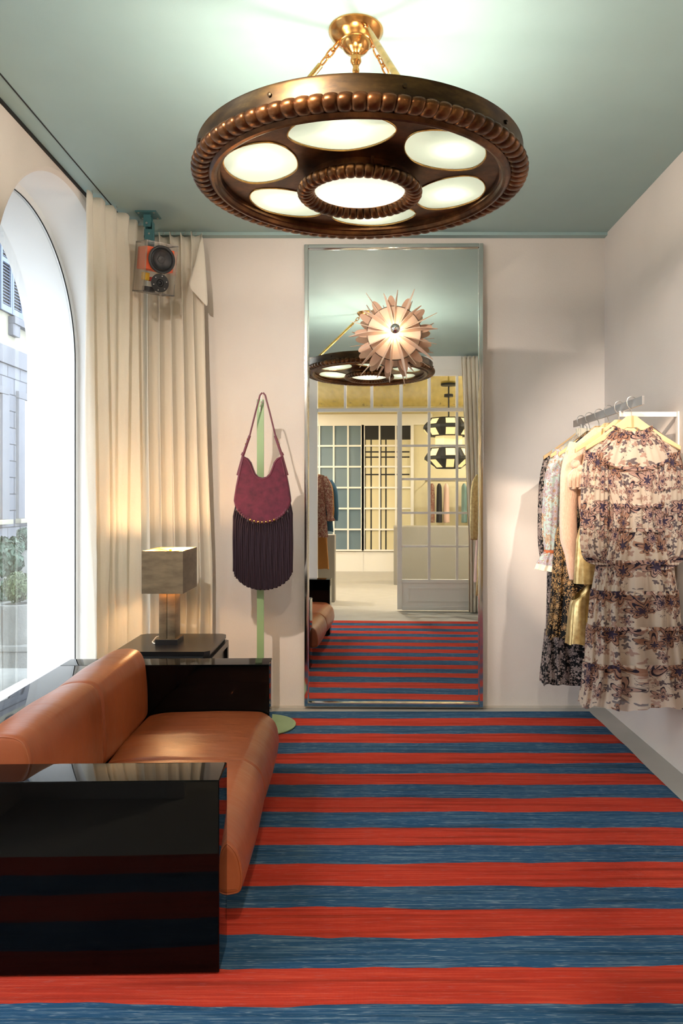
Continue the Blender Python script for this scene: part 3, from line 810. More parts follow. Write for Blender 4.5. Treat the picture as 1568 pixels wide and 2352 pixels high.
def arc_y(px):
    d = abs(px - 603) / 62.0
    return 1200 - 52 * (1 - math.sqrt(max(0, 1 - d * d))) if d < 1 else 1150
NS = 30
for k in range(2 * NS):
    row = k % 2; px = lerp(536.5, 671.5, (k + .5) / (2 * NS)); d = abs(px - 604) / 68.0
    pyb = 1353 - 52 * (1 - math.sqrt(max(0, 1 - min(1, d) ** 2))) if d < 1 else 1300
    pyb += (k % 4) * .8
    tx = bx(lerp(603, px, 0.93)); yt = arc_y(lerp(603, px, 0.93)) + 2
    x = bx(px); w_ = .0070
    mb = MB(); zt, zb = bz(yt), bz(pyb)
    rs = []
    for i in range(13):
        t = i / 12; z = lerp(zt, zb, t); xc = lerp(tx, x, min(1, t * 6)); wv = 0.0012 * math.sin(t * 9 + k)
        g = (0.45 + 0.55 * min(1, t * 8)) * w_
        yo = BY - 0.014 + 0.002 * math.sin(k * 2.1) + row * 0.010
        rs.append([(xc + wv - g, yo, z), (xc + wv - g * .5, yo - .006, z), (xc + wv + g * .5, yo - .006, z), (xc + wv + g, yo, z), (xc + wv, yo + .005, z)])
    mb.rings(rs).build('fringe_strand', 'fringe_suede', bag, ang=40)
for k in range(25):
    px = lerp(546, 660, (k + .5) / 25); y = arc_y(px) - 1
    MB().sphere((bx(px), BY - .0225, bz(y)), .0068, 10, 1.25).build('lacing_ring', 'gold_brass' if 4 < k < 20 and k % 2 == 0 else 'suede', bag)

# ------------------------------------------------------------------ loudspeaker
spk = thing('acrylic_speaker', 'clear acrylic loudspeaker with black drivers and orange interior under the ceiling', 'speaker', (-1.31, 4.62, 2.67))
Mp = Matrix.Translation((-1.262, 4.54, 2.832)) @ Matrix.Rotation(R(36), 4, 'Z') @ Matrix.Rotation(R(13), 4, 'X')
w2, d2, h2 = 0.098, 0.10, 0.150
t = 0.006
for (a, nm) in (((-w2, w2, -d2, -d2 + t, -h2, h2), 'front_pane'), ((-w2, w2, d2 - t, d2, -h2, h2), 'rear_pane'), ((-w2, -w2 + t, -d2 + t, d2 - t, -h2, h2), 'side_pane'), ((w2 - t, w2, -d2 + t, d2 - t, -h2, h2), 'side_pane'),
                ((-w2 + t, w2 - t, -d2 + t, d2 - t, -h2, -h2 + t), 'bottom_pane'), ((-w2 + t, w2 - t, -d2 + t, d2 - t, h2 - t, h2), 'top_pane')):
    MB().box(*a).xf(Mp).build(nm, 'acrylic', spk, smooth=False)
mb = MB()
for sx in (-1, 1):
    for sy in (-1, 1): mb.box(sx * (w2 - .003) - .003, sx * (w2 - .003) + .003, sy * (d2 - .003) - .003, sy * (d2 - .003) + .003, -h2 - .001, h2 + .001)
for sz in (-1, 1):
    for sy in (-1, 1): mb.box(-w2, w2, sy * (d2 - .003) - .0035, sy * (d2 - .003) + .0035, sz * (h2 - .003) - .0035, sz * (h2 - .003) + .0035)
    for sx in (-1, 1): mb.box(sx * (w2 - .003) - .0035, sx * (w2 - .003) + .0035, -d2, d2, sz * (h2 - .003) - .0035, sz * (h2 - .003) + .0035)
mb.xf(Mp).build('pane_edges', 'acrylic_edge', spk, smooth=False)
Rx = Mp @ Matrix.Rotation(R(90), 4, 'X')   # lathe axis to local -Y
def driver(cz, r, name, cone):
    mb = MB().lathe([(r, 0.0), (r, 0.008), (r * .95, 0.011), (r * .86, 0.011), (r * .80, 0.006), (r * .72, 0.010), (r * .64, 0.004), (r * .25, -0.016), (r * .24, -0.004), (0.0, -0.001)], (0, cz, d2), 48)
    if not cone: mb = MB().lathe([(r, 0.0), (r, 0.006), (r * .96, 0.008), (r * .42, 0.008), (r * .38, 0.003), (r * .34, 0.008), (r * .22, 0.008), (r * .18, 0.003), (r * .1, 0.007), (0.0, 0.008)], (0, cz, d2), 48)
    o = mb.xf(Rx).build(name, 'speaker_black', spk, ang=35)
    return o
driver(0.052, 0.082, 'woofer', True); tw = driver(-0.086, 0.055, 'tweeter', False)
for k in range(6):
    a = 2 * PI * k / 6 + .3
    MB().tube([(0.041 * math.cos(a), -0.086 + 0.043 * math.sin(a), d2 + .007), (0.041 * math.cos(a), -0.086 + 0.043 * math.sin(a), d2 + .0095)], .0035, 8).xf(Rx).build('screw', 'steel', tw)
MB().box(-w2 + .010, w2 - .010, -d2 + .030, d2 - .02, -0.012, h2 - .03, .004).xf(Mp).build('foam_block', 'orange_film', spk)
MB().box(-.07, -.03, 0.0, .04, -0.075, -0.03, .003).xf(Mp).build('capacitor', 'yellow_part', spk)
MB().box(-.02, .0, 0.02, .05, -0.075, -0.05, .003).xf(Mp).build('coil', 'red_part', spk)
MB().lathe([(0, 0), (.04, 0), (.04, .03), (0, .03)], (0.0, 0.0, 0)).xf(Mp @ Matrix.Translation((-.02, .03, -.14))).build('magnet', 'speaker_black', spk, ang=30)
brk = MB().box(-1.392, -1.262, 4.555, 4.685, 3.192, 3.199, .001).build('ceiling_plate', 'teal_metal', spk, smooth=False)
for x, y in ((-1.375, 4.575), (-1.28, 4.575), (-1.375, 4.665), (-1.28, 4.665)): MB().sphere((x, y, 3.191), .007, 8, .4).build('screw', 'steel', brk)
for y in (4.60, 4.645): MB().box(-1.352, -1.305, y, y + .004, 3.115, 3.191, .001).build('bracket_yoke', 'teal_metal', spk, smooth=False)
MB().tube([(-1.33, 4.59, 3.135), (-1.33, 4.66, 3.135)], .007, 10).build('bracket_bolt', 'steel', spk)
for dx in (-.022, .022): MB().box(-1.318 + dx - .002, -1.318 + dx + .002, 4.598, 4.648, 2.99, 3.15, .001).build('bracket_arm', 'teal_metal', spk, smooth=False)
MB().box(-1.345, -1.285, 4.60, 4.604, 2.985, 3.10, .001).build('bracket_plate', 'teal_metal', spk, smooth=False)
for z in (3.07, 3.025): MB().tube([(-1.315, 4.594, z), (-1.315, 4.60, z)], .006, 10).build('bracket_bolt', 'steel', spk)

# ------------------------------------------------------------------ sunburst lamp fixed on the mirror
sb = thing('sunburst_lamp', 'blush sunburst lamp with radiating blades and silvered bulb on the mirror', 'lamp', (0.224, 4.93, 2.495))
sx, sy, sz = 0.224, 4.80, 2.495
ML = Matrix.Translation((sx, sy, sz)) @ Matrix.Rotation(R(90), 4, 'X')     # local z -> -Y
MB().lathe([(0.0, 0.0), (0.03, 0.004), (0.172, 0.0), (0.176, -0.003), (0.172, -0.008), (0, -0.008)], (0, 0, 0), 72).xf(ML).build('reflector_disc', 'sconce_pink', sb, ang=30)
MB().lathe([(0.1765, -0.009), (0.1785, -0.006), (0.1785, -0.001), (0.1765, 0.001)], (0, 0, 0), 72).xf(ML).build('disc_rim', 'black_matt', sb)
MB().lathe([(0.0, -0.12), (0.05, -0.12), (0.05, -0.10), (0.015, -0.095), (0.015, -0.009), (0, -0.009)], (0, 0, 0), 32).xf(ML).build('mount', 'gold_brass', sb, ang=30)
for k in range(18):
    a = 2 * PI * k / 18 + 0.09; L = 0.285 + 0.035 * math.sin(k * 2.4); rs = []
    pts = [(lerp(0.035, L, i / 12), 0.003 + 0.038 * math.sin(PI * min(1, 0.12 + 0.88 * (i / 12)) ) ) for i in range(13)]
    th = 0.0016
    for r_, hh in pts:
        c, s_ = math.cos(a), math.sin(a); e_ = hh * (.34 if k % 2 else -.30)
        rs.append([(r_ * c - th * s_, r_ * s_ + th * c, 0.004), (r_ * c + th * s_, r_ * s_ - th * c, 0.004), (r_ * c + (th + e_) * s_, r_ * s_ - (th + e_) * c, 0.006 + hh), (r_ * c - (th - e_) * s_, r_ * s_ + (th - e_) * c, 0.006 + hh)])
    MB().rings(rs).xf(ML).build('blade', 'sconce_pink', sb, ang=30)
for k in range(13):
    a = 2 * PI * k / 13 + 0.2
    ol = ell(0.19 * math.cos(a), 0.19 * math.sin(a), 0.068, 0.027, 24, 2.0, a)
    plate('petal', [ol], 0.002, 'sconce_petal', sb, lambda x, y, z: tuple(ML @ Vector((x, y, -0.045 + z))))
MB().tube([tuple(ML @ Vector((0, 0, q))) for q in (0.0, 0.06, 0.075, 0.10)], [0.018, 0.018, 0.022, 0.026], 20).build('bulb_holder', 'bulb_glow', sb)
MB().sphere(tuple(ML @ Vector((0, 0, 0.125))), 0.032, 20).build('silvered_bulb', 'chrome', sb)
for k in range(4):
    a = 2 * PI * k / 4 + .4
b = light('sunburst_lamp_light', 'POINT', tuple(ML @ Vector((0, 0, 0.075))), 3.0, (1, 0.80, 0.62), shadow_soft_size=0.03); attach(b, sb); b.data.energy = 0.9

# ------------------------------------------------------------------ clothes rail on the right wall
def rail(y0, y1, xr, z, ys, label):
    rl = thing('clothes_rail', label, 'clothes rail', (xr, (y0 + y1) / 2, z - .1))
    MB().box(xr - .006, xr + .006, y0, y1, z - .021, z + .021, .001).build('bar', 'rail_metal', rl, smooth=False)
    for y in ys:
        MB().box(xr - .010, XR - .012, y - .006, y + .006, z - .047, z - .0215, .001).build('bracket', 'white_metal', rl, smooth=False)
        MB().box(xr - .012, xr + .012, y - .0065, y + .0065, z - .022, z - .018, .001).build('saddle', 'white_metal', rl, smooth=False)
        MB().box(XR - .011, XR - .001, y - .014, y + .014, z - .21, z - .02, .001).build('wall_plate', 'white_metal', rl, smooth=False)
    return rl
RX, RZ = 1.360, 1.888
rail(3.533, 4.674, RX, RZ, (3.83, 4.50), 'flat steel clothes rail on white brackets along the right wall')

def hanger(Y, xh, label, half=0.235, rz=RZ, grp='wooden hangers on the steel rail'):
    h = thing('clothes_hanger', label, 'hanger', (xh, Y, rz - 0.2), grp)
    zt = rz - 0.058
    pts = []
    for i in range(15):
        a = lerp(-0.35 * PI, 1.02 * PI, i / 14); pts.append((xh - math.cos(a) * -0.020 * 1.0, Y, rz + .013 + .022 * math.sin(a) ))
    pts = [(xh - .006 + .022 * math.cos(a), Y, rz + .012 + .024 * math.sin(a)) for a in [lerp(-0.12 * PI, 1.12 * PI, i / 14) for i in range(15)]][::-1]
    # the hook rises from the neck, bends over the bar
    hk = [(xh + .0, Y, zt - .012), (xh, Y, zt + .015), (xh - .004, Y, zt + .028), (xh - .022, Y, zt + .052)] + [(xh - .0 + .024 * math.cos(a), Y, rz + .014 + .024 * math.sin(a)) for a in [lerp(1.05 * PI, -0.02 * PI, i / 12) for i in range(13)]]
    MB().tube(hk, .0022, 8).build('hook', 'steel', h)
    rs = []
    for i in range(41):
        u = -1 + i / 20; au = abs(u)
        x = xh + half * u
        ztop = zt - 0.155 * max(0, au - 0.10) ** 0.92 * 1.05 - 0.006 * au
        thick = 0.052 * (1 - au) ** 1.6 + 0.022
        zbot = ztop - thick + 0.012 * (1 - au) ** 4
        dy = 0.006 + 0.008 * au ** 2
        fw = 0.018 * au ** 2
        rs.append([(x, Y - dy - fw, zbot), (x, Y + dy - fw, zbot), (x, Y + dy - fw, ztop), (x, Y - dy - fw, ztop)])
    o = MB().rings(rs).build('shoulder_bar', 'hanger_wood', h, ang=50)
    q = o.modifiers.new('bev', 'BEVEL'); q.width = .003; q.segments = 2
    return h
HY = [4.527, 4.364, 4.189, 4.028, 3.865, 3.686]
HLAB = ['wooden hanger at the far end of the steel rail, holding the black floral dress',
        'wooden hanger second from the far end, holding the pale blue paisley blouse',
        'wooden hanger holding the black and gold scroll dress',
        'wooden hanger holding the peach fluffy cardigan',
        'wooden hanger holding the gold leather dress, its bare shoulder showing',
        'wooden hanger nearest the viewer, above the ruffled paisley dress']
for y, l in zip(HY, HLAB): hanger(y, RX, l)

# ------------------------------------------------------------------ garments
def body(rows, Y, npl, seed=0, n=220, hemwave=0.0, steps=26, flat=False):
    """rows: (z, xl, xr, depth, pleat amplitude, tier flag) from top to bottom; lofted closed tube with pleats"""
    rs = []; at = []
    for r0, r1 in zip(rows[:-1], rows[1:]):
        k = max(2, int(steps * (r0[0] - r1[0]) / 0.3)) if r0[0] - r1[0] > 1e-4 else 1
        for i in range(k if r1 is not rows[-1] else k + 1):
            t = i / k; z = lerp(r0[0], r1[0], t); xl = lerp(r0[1], r1[1], t); xr = lerp(r0[2], r1[2], t)
            dp = lerp(r0[3], r1[3], t); am = lerp(r0[4], r1[4], t)
            ring = []; cx, hw = (xl + xr) / 2, (xr - xl) / 2
            for j in range(n):
                a = 2 * PI * j / n; c, s_ = math.cos(a), math.sin(a)
                px = math.copysign(abs(c) ** 0.75, c); py = math.copysign(abs(s_) ** 0.6, s_)
                ph = npl * a + 1.6 * noise.noise((a * 1.3 + seed, z * 2.2, seed)) * 2
                pl = am * (math.sin(ph) + 0.35 * math.sin(2.1 * ph + z * 6)) * (0.55 + 0.7 * abs(noise.noise((a * 2, seed, z))) * 2)
                x = cx + px * hw - pl * 0.30 * abs(s_) * math.cos(ph) + c * pl * 0.4
                y = Y + py * dp + s_ * pl * 1.0 + (0.25 * pl if abs(s_) < .2 else 0)
                zz = z
                if hemwave and r1 is rows[-1]: zz = z + hemwave * t * (noise.noise((a * 1.9, seed, 2)) + 0.5 * math.sin(ph) * .5)
                ring.append((x, y, zz)); at.append(lerp(r0[5], r1[5], t) if len(r0) > 5 else 0.5)
            rs.append(ring)
    mb = MB(); mb.rings(rs, True, False, at); mb.u = [2 * PI * (k % n) / n * 0.21 for k in range(len(mb.v))]; return mb
def sleeve(pts, radii, flat=0.55, n=40, npl=7, amp=0.10, seed=0):
    P = [Vector(p) for p in pts]; rs = []; at = []; L = len(P) - 1; K = 10
    for i in range(L):
        for k in range(K if i < L - 1 else K + 1):
            t = k / K; p0 = P[max(0, i - 1)]; p1 = P[i]; p2 = P[i + 1]; p3 = P[min(L, i + 2)]
            c = 0.5 * ((2 * p1) + (p2 - p0) * t + (2 * p0 - 5 * p1 + 4 * p2 - p3) * t * t + (3 * p1 - p0 - 3 * p2 + p3) * t ** 3)
            r = lerp(radii[i], radii[i + 1], t * t * (3 - 2 * t)); tn = (p2 - p1).normalized(); sd = tn.cross(Vector((0, 1, 0))).normalized(); ring = []
            for j in range(n):
                a = 2 * PI * j / n; w_ = 1 + amp * math.sin(npl * a + 2 * noise.noise((i * .5 + t * .5, a, seed)))
                ring.append(tuple(c + sd * math.cos(a) * r * w_ + Vector((0, 1, 0)) * math.sin(a) * r * flat * w_))
                at.append(min(1, ((i + t) / L * 2.5) % 1.0))
            rs.append(ring)
    mb = MB(); mb.rings(rs, True, True, at); mb.u = [2 * PI * (k % n) / n * max(radii) * 1.2 + 0.4 for k in range(len(mb.v))]; return mb
def frill(z, xl, xr, dp, Y, h_=0.014, nf=46, amp=0.006, out=0.006, seed=0, n=360, drop=None, npl=0, pamp=0):
    rs = []; cx, hw = (xl + xr) / 2, (xr - xl) / 2
    for q in range(4):
        t = q / 3; ring = []
        for j in range(n):
            a = 2 * PI * j / n; c, s_ = math.cos(a), math.sin(a)
            px = math.copysign(abs(c) ** 0.75, c); py = math.copysign(abs(s_) ** 0.6, s_)
            o = out + amp * math.sin(nf * a + 2 * noise.noise((a * 3, seed, 0))) * (abs(t - .4) + .3)
            zd = drop(px) if drop else 0
            ring.append((cx + px * (hw + o), Y + py * (dp + o), z + zd + h_ * (.5 - t) + .003 * noise.noise((a * 6, seed, 1))))
        rs.append(ring)
    mb = MB().rings(rs, True, False, [0.0] * (4 * n)); mb.u = [2 * PI * (k % n) / n * 0.21 + .03 for k in range(4 * n)]; return mb
sol = lambda o, t=0.0015: setattr(o.modifiers.new('solid', 'SOLIDIFY'), 'thickness', t)

# ruffled paisley dress, nearest
GY = HY[5]; kd = GY / F
dx_ = lambda px: (px - 826) * kd
dz_ = lambda py: CAMZ - (py - 1145) * kd
dr = thing('paisley_dress', 'sheer cream paisley dress with tiered ruffles, nearest on the rail', 'dress', (RX, GY, dz_(1622)))
tiers = [1165, 1215, 1288, 1357, 1437, 1522]
rows = [(dz_(1078), dx_(1370), dx_(1530), .030, .003, 0.0),
        (dz_(1160), dx_(1400), dx_(1520), .036, .006, 0.9), (dz_(1161), dx_(1399), dx_(1521), .038, .007, 0.0),
        (dz_(1215), dx_(1396), dx_(1524), .045, .008, 0.7), (dz_(1216), dx_(1395), dx_(1525), .047, .010, 0.0),
        (dz_(1288), dx_(1375), dx_(1538), .055, .011, 0.9), (dz_(1289), dx_(1373), dx_(1541), .058, .013, 0.0),
        (dz_(1357), dx_(1362), dx_(1550), .062, .013, 1.0), (dz_(1358), dx_(1360), dx_(1553), .065, .015, 0.0),
        (dz_(1437), dx_(1353), dx_(1560), .068, .016, 1.0), (dz_(1438), dx_(1350), dx_(1564), .070, .017, 0.0),
        (dz_(1522), dx_(1345), dx_(1572), .073, .018, 1.0), (dz_(1523), dx_(1342), dx_(1575), .076, .019, 0.0),
        (dz_(1580), dx_(1338), dx_(1580), .080, .020, 0.45), (dz_(1618), dx_(1333), dx_(1585), .084, .021, 1.0)]
o = body(rows, GY, 15, 3, n=420, hemwave=0.02).build('dress_body', 'paisley_chiffon', dr, ang=180, attr='tier')
# yoke gathered to the ruffled neck: surface of revolution-like sheet, front and back
def yoke():
    rs = []; at = []; n = 200
    for i in range(15):
        t = i / 14; ring = []
        for j in range(n):
            a = 2 * PI * j / n; c, s_ = math.cos(a), math.sin(a)
            px = math.copysign(abs(c) ** 0.8, c); py = math.copysign(abs(s_) ** 0.7, s_)
            hw = lerp(dx_(1500) - dx_(1452), dx_(1560) - dx_(1452), t ** 0.85)
            zt = dz_(1000) + 0.030 * abs(px) ** 2 * 1.0 + (0.012 if s_ > 0 else 0)
            zb = dz_(1078) + (dz_(1036) - dz_(1078)) * abs(px) ** 2.0
            z = lerp(zt, zb, t); z = z if abs(px) < 2 else z
            ex = hw * px; dp = lerp(.020, .036, t)
            g = 0.0035 * (1 - .5 * t) * math.sin(34 * a + 3 * noise.noise((a * 2, t, 1)))
            ring.append((RX + (dx_(1452) - RX) + ex, GY + py * dp + s_ * g, z)); at.append(0.25 + 0.6 * t)
        rs.append(ring)
    mb = MB().rings(rs, True, False, at); mb.u = [2 * PI * (k % n) / n * 0.19 for k in range(len(mb.v))]; return mb
yoke().build('yoke', 'paisley_chiffon', dr, ang=180, attr='tier')
cxm = dx_(1452)
frill(dz_(993), cxm - .094, cxm + .094, .021, GY, .020, 40, .007, .002, 2, drop=lambda p: 0.030 * abs(p) ** 2 - .006).build('neck_frill', 'paisley_chiffon', dr, ang=180, attr='tier')
frill(dz_(1078), dx_(1346), dx_(1558), .037, GY, .016, 60, .005, .003, 4, drop=lambda p: (dz_(1036) - dz_(1078)) * abs(p) ** 2).build('yoke_frill', 'paisley_chiffon', dr, ang=180, attr='tier')
for y_, rr in ((1161, rows[1]), (1216, rows[3]), (1289, rows[5]), (1358, rows[7]), (1438, rows[9]), (1523, rows[11])):
    frill(dz_(y_), rr[1], rr[2], rr[3] + rr[4] * 0.9, GY, .019, 52, .008, .005, y_).build('tier_frill', 'paisley_chiffon', dr, ang=180, attr='tier')
for sg in (-1, 1):
    sxx = lambda px: cxm + sg * (cxm - dx_(px))
    sl = sleeve([(sxx(1368), GY, dz_(1040)), (sxx(1366), GY - .004, dz_(1100)), (sxx(1364), GY - .008, dz_(1190)), (sxx(1364), GY - .01, dz_(1262)), (sxx(1386), GY - .012, dz_(1296))],
                [.050, .066, .068, .066, .022], .62, 90, 16, .07, sg).build('sleeve', 'paisley_chiffon', dr, ang=180, attr='tier')
    for yy_ in (1120, 1178, 1228):
        frill(dz_(yy_), sxx(1364) - .066, sxx(1364) + .066, .043, GY - .006, .012, 26, .005, .002, yy_, 160, drop=lambda p: -0.012 * p * sg * -1).build('sleeve_frill', 'paisley_chiffon', dr, ang=180, attr='tier')
    pts = [(sxx(1330), GY - .03, dz_(1268)), (sxx(1345), GY - .045, dz_(1284)), (sxx(1365), GY - .05, dz_(1294)), (sxx(1400), GY - .04, dz_(1302))]
    mb = MB(); rs = []
    for i in range(41):
        t = i / 40; p = Vector(pts[0]).lerp(Vector(pts[3]), t) + Vector((0, -.02 * math.sin(PI * t), -.018 * math.sin(PI * t)))
        wv = .006 * math.sin(i * 1.6)
        rs.append([(p.x, p.y + wv * .3, p.z + .012), (p.x, p.y + wv, p.z), (p.x - sg * .003, p.y + wv * 1.4, p.z - .014)])
    mb.rings(rs, closed=False, caps=False).build('cuff_frill', 'paisley_chiffon', dr, ang=180, attr='tier')

def G(i):
    k = HY[i] / F
    return HY[i], (lambda px: (px - 826) * k), (lambda py: CAMZ - (py - 1145) * k)
# farthest: black floral dress
Y_, gx, gz = G(0)
d1 = thing('floral_dress', 'long black dress with grey floral print and flounced hem, farthest on the rail', 'dress', (RX, Y_, gz(1568)))
body([(gz(1012), RX - .07, RX + .07, .02, .002), (gz(1045), RX - .20, RX + .20, .03, .003), (gz(1150), RX - .20, RX + .20, .045, .005), (gz(1445), gx(1256), RX + .235, .055, .012), (gz(1446), gx(1254), RX + .237, .058, .014),
      (gz(1568), gx(1243), RX + .25, .068, .020)], Y_, 11, 11, 260, .02).build('dress_body', 'black_floral', d1, ang=180)
frill(gz(1452), gx(1255), RX + .235, .064, Y_, .022, 40, .008, .006, 5).build('hem_frill', 'black_floral', d1, ang=180)
for sg in (-1, 1): sleeve([(RX + sg * .195, Y_, gz(1048)), (RX + sg * .222, Y_, gz(1120)), (RX + sg * .228, Y_, gz(1230)), (RX + sg * .222, Y_, gz(1300))], [.030, .036, .036, .022], .9, 32, 5, .08, 2).build('sleeve', 'black_floral', d1, ang=180)
# pale blue blouse
Y_, gx, gz = G(1)
d2_ = thing('paisley_blouse', 'pale blue and cream paisley blouse with lace-frilled cuffs, between black dresses', 'blouse', (RX, Y_, gz(1330)))
body([(gz(995), RX - .07, RX + .07, .02, .003), (gz(1032), RX - .19, RX + .19, .03, .003), (gz(1140), RX - .17, RX + .19, .04, .006), (gz(1225), RX - .15, RX + .19, .045, .010), (gz(1240), RX - .14, RX + .19, .045, .010)], Y_, 9, 21, 200, .01).build('blouse_body', 'pale_blue_paisley', d2_, ang=180)
frill(gz(994), RX - .07, RX + .07, .02, Y_, .05, 24, .010, .004, 5, 200).build('collar_frill', 'lace', d2_, ang=180)
for sg in (-1, 1):
    s0 = RX + sg * .0
    fx = lambda px: RX + sg * (RX - gx(px))
    sleeve([(fx(1288), Y_, gz(1035)), (fx(1273), Y_, gz(1100)), (fx(1266), Y_, gz(1190)), (fx(1263), Y_, gz(1264))], [.045, .054, .054, .034], .8, 60, 9, .07, 4).build('sleeve', 'pale_blue_paisley', d2_, ang=180)
    sleeve([(fx(1263), Y_, gz(1263)), (fx(1263), Y_, gz(1270))], [.036, .037], .8, 30, 5, .02, 4).build('cuff_band', 'rust_band', d2_, ang=180)
    sleeve([(fx(1263), Y_, gz(1270)), (fx(1259), Y_, gz(1285)), (fx(1256), Y_, gz(1299))], [.034, .046, .056], .8, 60, 9, .13, 4).build('cuff_frill', 'pale_blue_paisley', d2_, ang=180)
    sleeve([(fx(1256), Y_, gz(1298)), (fx(1254), Y_, gz(1311))], [.057, .062], .8, 60, 9, .13, 4).build('cuff_lace', 'lace', d2_, ang=180)
# black and gold
Y_, gx, gz = G(2)
d3 = thing('scroll_dress', 'black dress embroidered with gold scrolls and stars, behind the peach cardigan', 'dress', (RX, Y_, gz(1462)))
body([(gz(990), RX - .07, RX + .07, .02, .002), (gz(1030), RX - .19, RX + .19, .03, .003), (gz(1150), RX - .19, RX + .19, .045, .006), (gz(1230), gx(1277), RX + .21, .05, .008), (gz(1462), gx(1257), RX + .24, .058, .016)], Y_, 9, 31, 240, .02).build('dress_body', 'black_gold_scroll', d3, ang=180)
def star(cx, cz, r):
    return [(cx + (r if i % 2 == 0 else r * .45) * math.sin(PI * i / 5), cz + (r if i % 2 == 0 else r * .45) * math.cos(PI * i / 5)) for i in range(10)]
for px, py, r_ in ((1272, 1317, 7), (1274, 1350, 9)):
    pts = star(gx(px), gz(py), r_ * Y_ / F)
    MB().tube([(x, Y_ - .076, z) for x, z in pts], .0022, 6, closed=True).build('star_embroidery', 'gold_brass', d3)
# peach cardigan
Y_, gx, gz = G(3)
d4 = thing('fluffy_cardigan', 'peach fluffy mohair cardigan with tied tassels and long sleeves', 'cardigan', (RX, Y_, gz(1330)))
body([(gz(982), RX - .075, RX + .075, .02, .002), (gz(1026), RX - .20, RX + .20, .035, .003), (gz(1120), RX - .19, RX + .2, .05, .006), (gz(1230), RX - .13, RX + .2, .05, .008), (gz(1262), RX - .12, RX + .2, .05, .008)], Y_, 6, 41, 160, .01).build('cardigan_body', 'mohair', d4, ang=180)
for sg in (-1, 1):
    fx = lambda px: RX + sg * (RX - gx(px))
    sleeve([(fx(1325), Y_ - .01, gz(1020)), (fx(1308), Y_ - .02, gz(1080)), (fx(1303), Y_ - .02, gz(1170)), (fx(1303), Y_ - .02, gz(1230)), (fx(1308), Y_ - .02, gz(1285)), (fx(1311), Y_ - .02, gz(1330))], [.045, .050, .046, .046, .026, .014], .85, 40, 3, .05, 8).build('sleeve', 'mohair', d4, ang=180)
knot = MB().sphere((gx(1312), Y_ - .075, gz(1068)), .026, 14).sphere((gx(1320), Y_ - .08, gz(1078)), .022, 14).build('tie_knot', 'mohair', d4)
for k in range(5):
    px = 1300 + k * 8
    sleeve([(gx(1314 + k), Y_ - .08, gz(1076)), (gx(px), Y_ - .09, gz(1096)), (gx(px - 1), Y_ - .085, gz(1120 + (k % 2) * 4))], [.008, .016, .012], .8, 24, 7, .15, k).build('tassel', 'mohair', d4, ang=180)
# gold leather dress
Y_, gx, gz = G(4)
d5 = thing('gold_dress', 'gold leather dress with a slanting flounce seam, beside the paisley dress', 'dress', (RX, Y_, gz(1486)))
def gold_row(py, xl, dp, am, n=1): return (gz(py), gx(xl), RX + .22, dp, am)
body([(gz(1050), gx(1372), RX + .10, .02, .002), (gz(1160), gx(1345), RX + .14, .035, .003), (gz(1240), gx(1324), RX + .16, .045, .004), (gz(1340), gx(1318), RX + .20, .05, .005)], Y_, 5, 51, 200, .0).build('dress_body', 'gold_leather', d5, ang=180)
mb = body([(gz(1378), gx(1314), RX + .205, .056, .004), (gz(1381), gx(1312), RX + .206, .062, .012), (gz(1410), gx(1308), RX + .215, .064, .016), (gz(1478), gx(1303), RX + .225, .072, .020)], Y_, 9, 52, 240, .03)
mb.v = [(x, y, z + (x - gx(1314)) * .80 * (z - gz(1490)) / (gz(1378) - gz(1490))) for x, y, z in mb.v]
mb.build('flounce', 'gold_leather', d5, ang=180)
for sg in (-1, 1):
    MB().tube([(RX + sg * .10, Y_ - .022, gz(1055)), (RX + sg * .095, Y_ - .02, gz(1010)), (RX + sg * .09, Y_ - .016, gz(985))], .010, 8, flat=.003).build('strap', 'gold_leather', d5)

# ------------------------------------------------------------------ second rail, seen only in the mirror
rail(1.55, 2.35, 1.40, RZ, (1.65, 2.25), 'flat steel clothes rail by the glazed door, seen in the mirror')
def plain_garment(name, label, cat, Y, x0, x1, zt, zb, mat, npl=6, sleeves=None, seed=0, cuff=None):
    cx = (x0 + x1) / 2; hw = (x1 - x0) / 2
    g = thing(name, label, cat, (cx, Y, zb))
    body([(zt, cx - .07, cx + .07, .02, .002), (zt - .05, cx - hw * .85, cx + hw * .85, .03, .003), (lerp(zt, zb, .4), cx - hw * .85, cx + hw * .85, .04, .005), (zb, x0, x1, .055, .012)], Y, npl, seed, 140, .02, steps=14).build('garment_body', mat, g, ang=180)
    if sleeves:
        for sg in (-1, 1):
            sleeve([(cx + sg * hw * .82, Y, zt - .07), (cx + sg * hw * 1.0, Y, zt - .2), (cx + sg * hw * 1.05, Y, zt - sleeves * .7), (cx + sg * hw * 1.08, Y, zt - sleeves)], [.04, .05, .05, .035], .8, 30, 5, .06, seed).build('sleeve', mat, g, ang=180)
            if cuff: sleeve([(cx + sg * hw * 1.08, Y, zt - sleeves), (cx + sg * hw * 1.1, Y, zt - sleeves - .08)], [.035, .06], .8, 30, 7, .12, seed).build('cuff_frill', cuff, g, ang=180)
    return g
plain_garment('gold_jacket', 'gold satin dress hanging by the glazed door, seen at the right of the mirror', 'dress', 2.08, 1.10, 1.60, 1.73, .40, 'gold_leather', 7, .75, 61)
plain_garment('teal_jacket', 'grey-green jacket with pink cuffs behind the gold satin dress in the mirror', 'jacket', 1.90, 1.14, 1.56, 1.70, .80, 'teal_cloth', 6, .62, 62, 'pink_cloth')
plain_garment('pink_dress', 'pale pink dress behind the grey-green jacket in the mirror', 'dress', 1.74, 1.12, 1.58, 1.72, .5, 'pink_cloth', 6, None, 63)
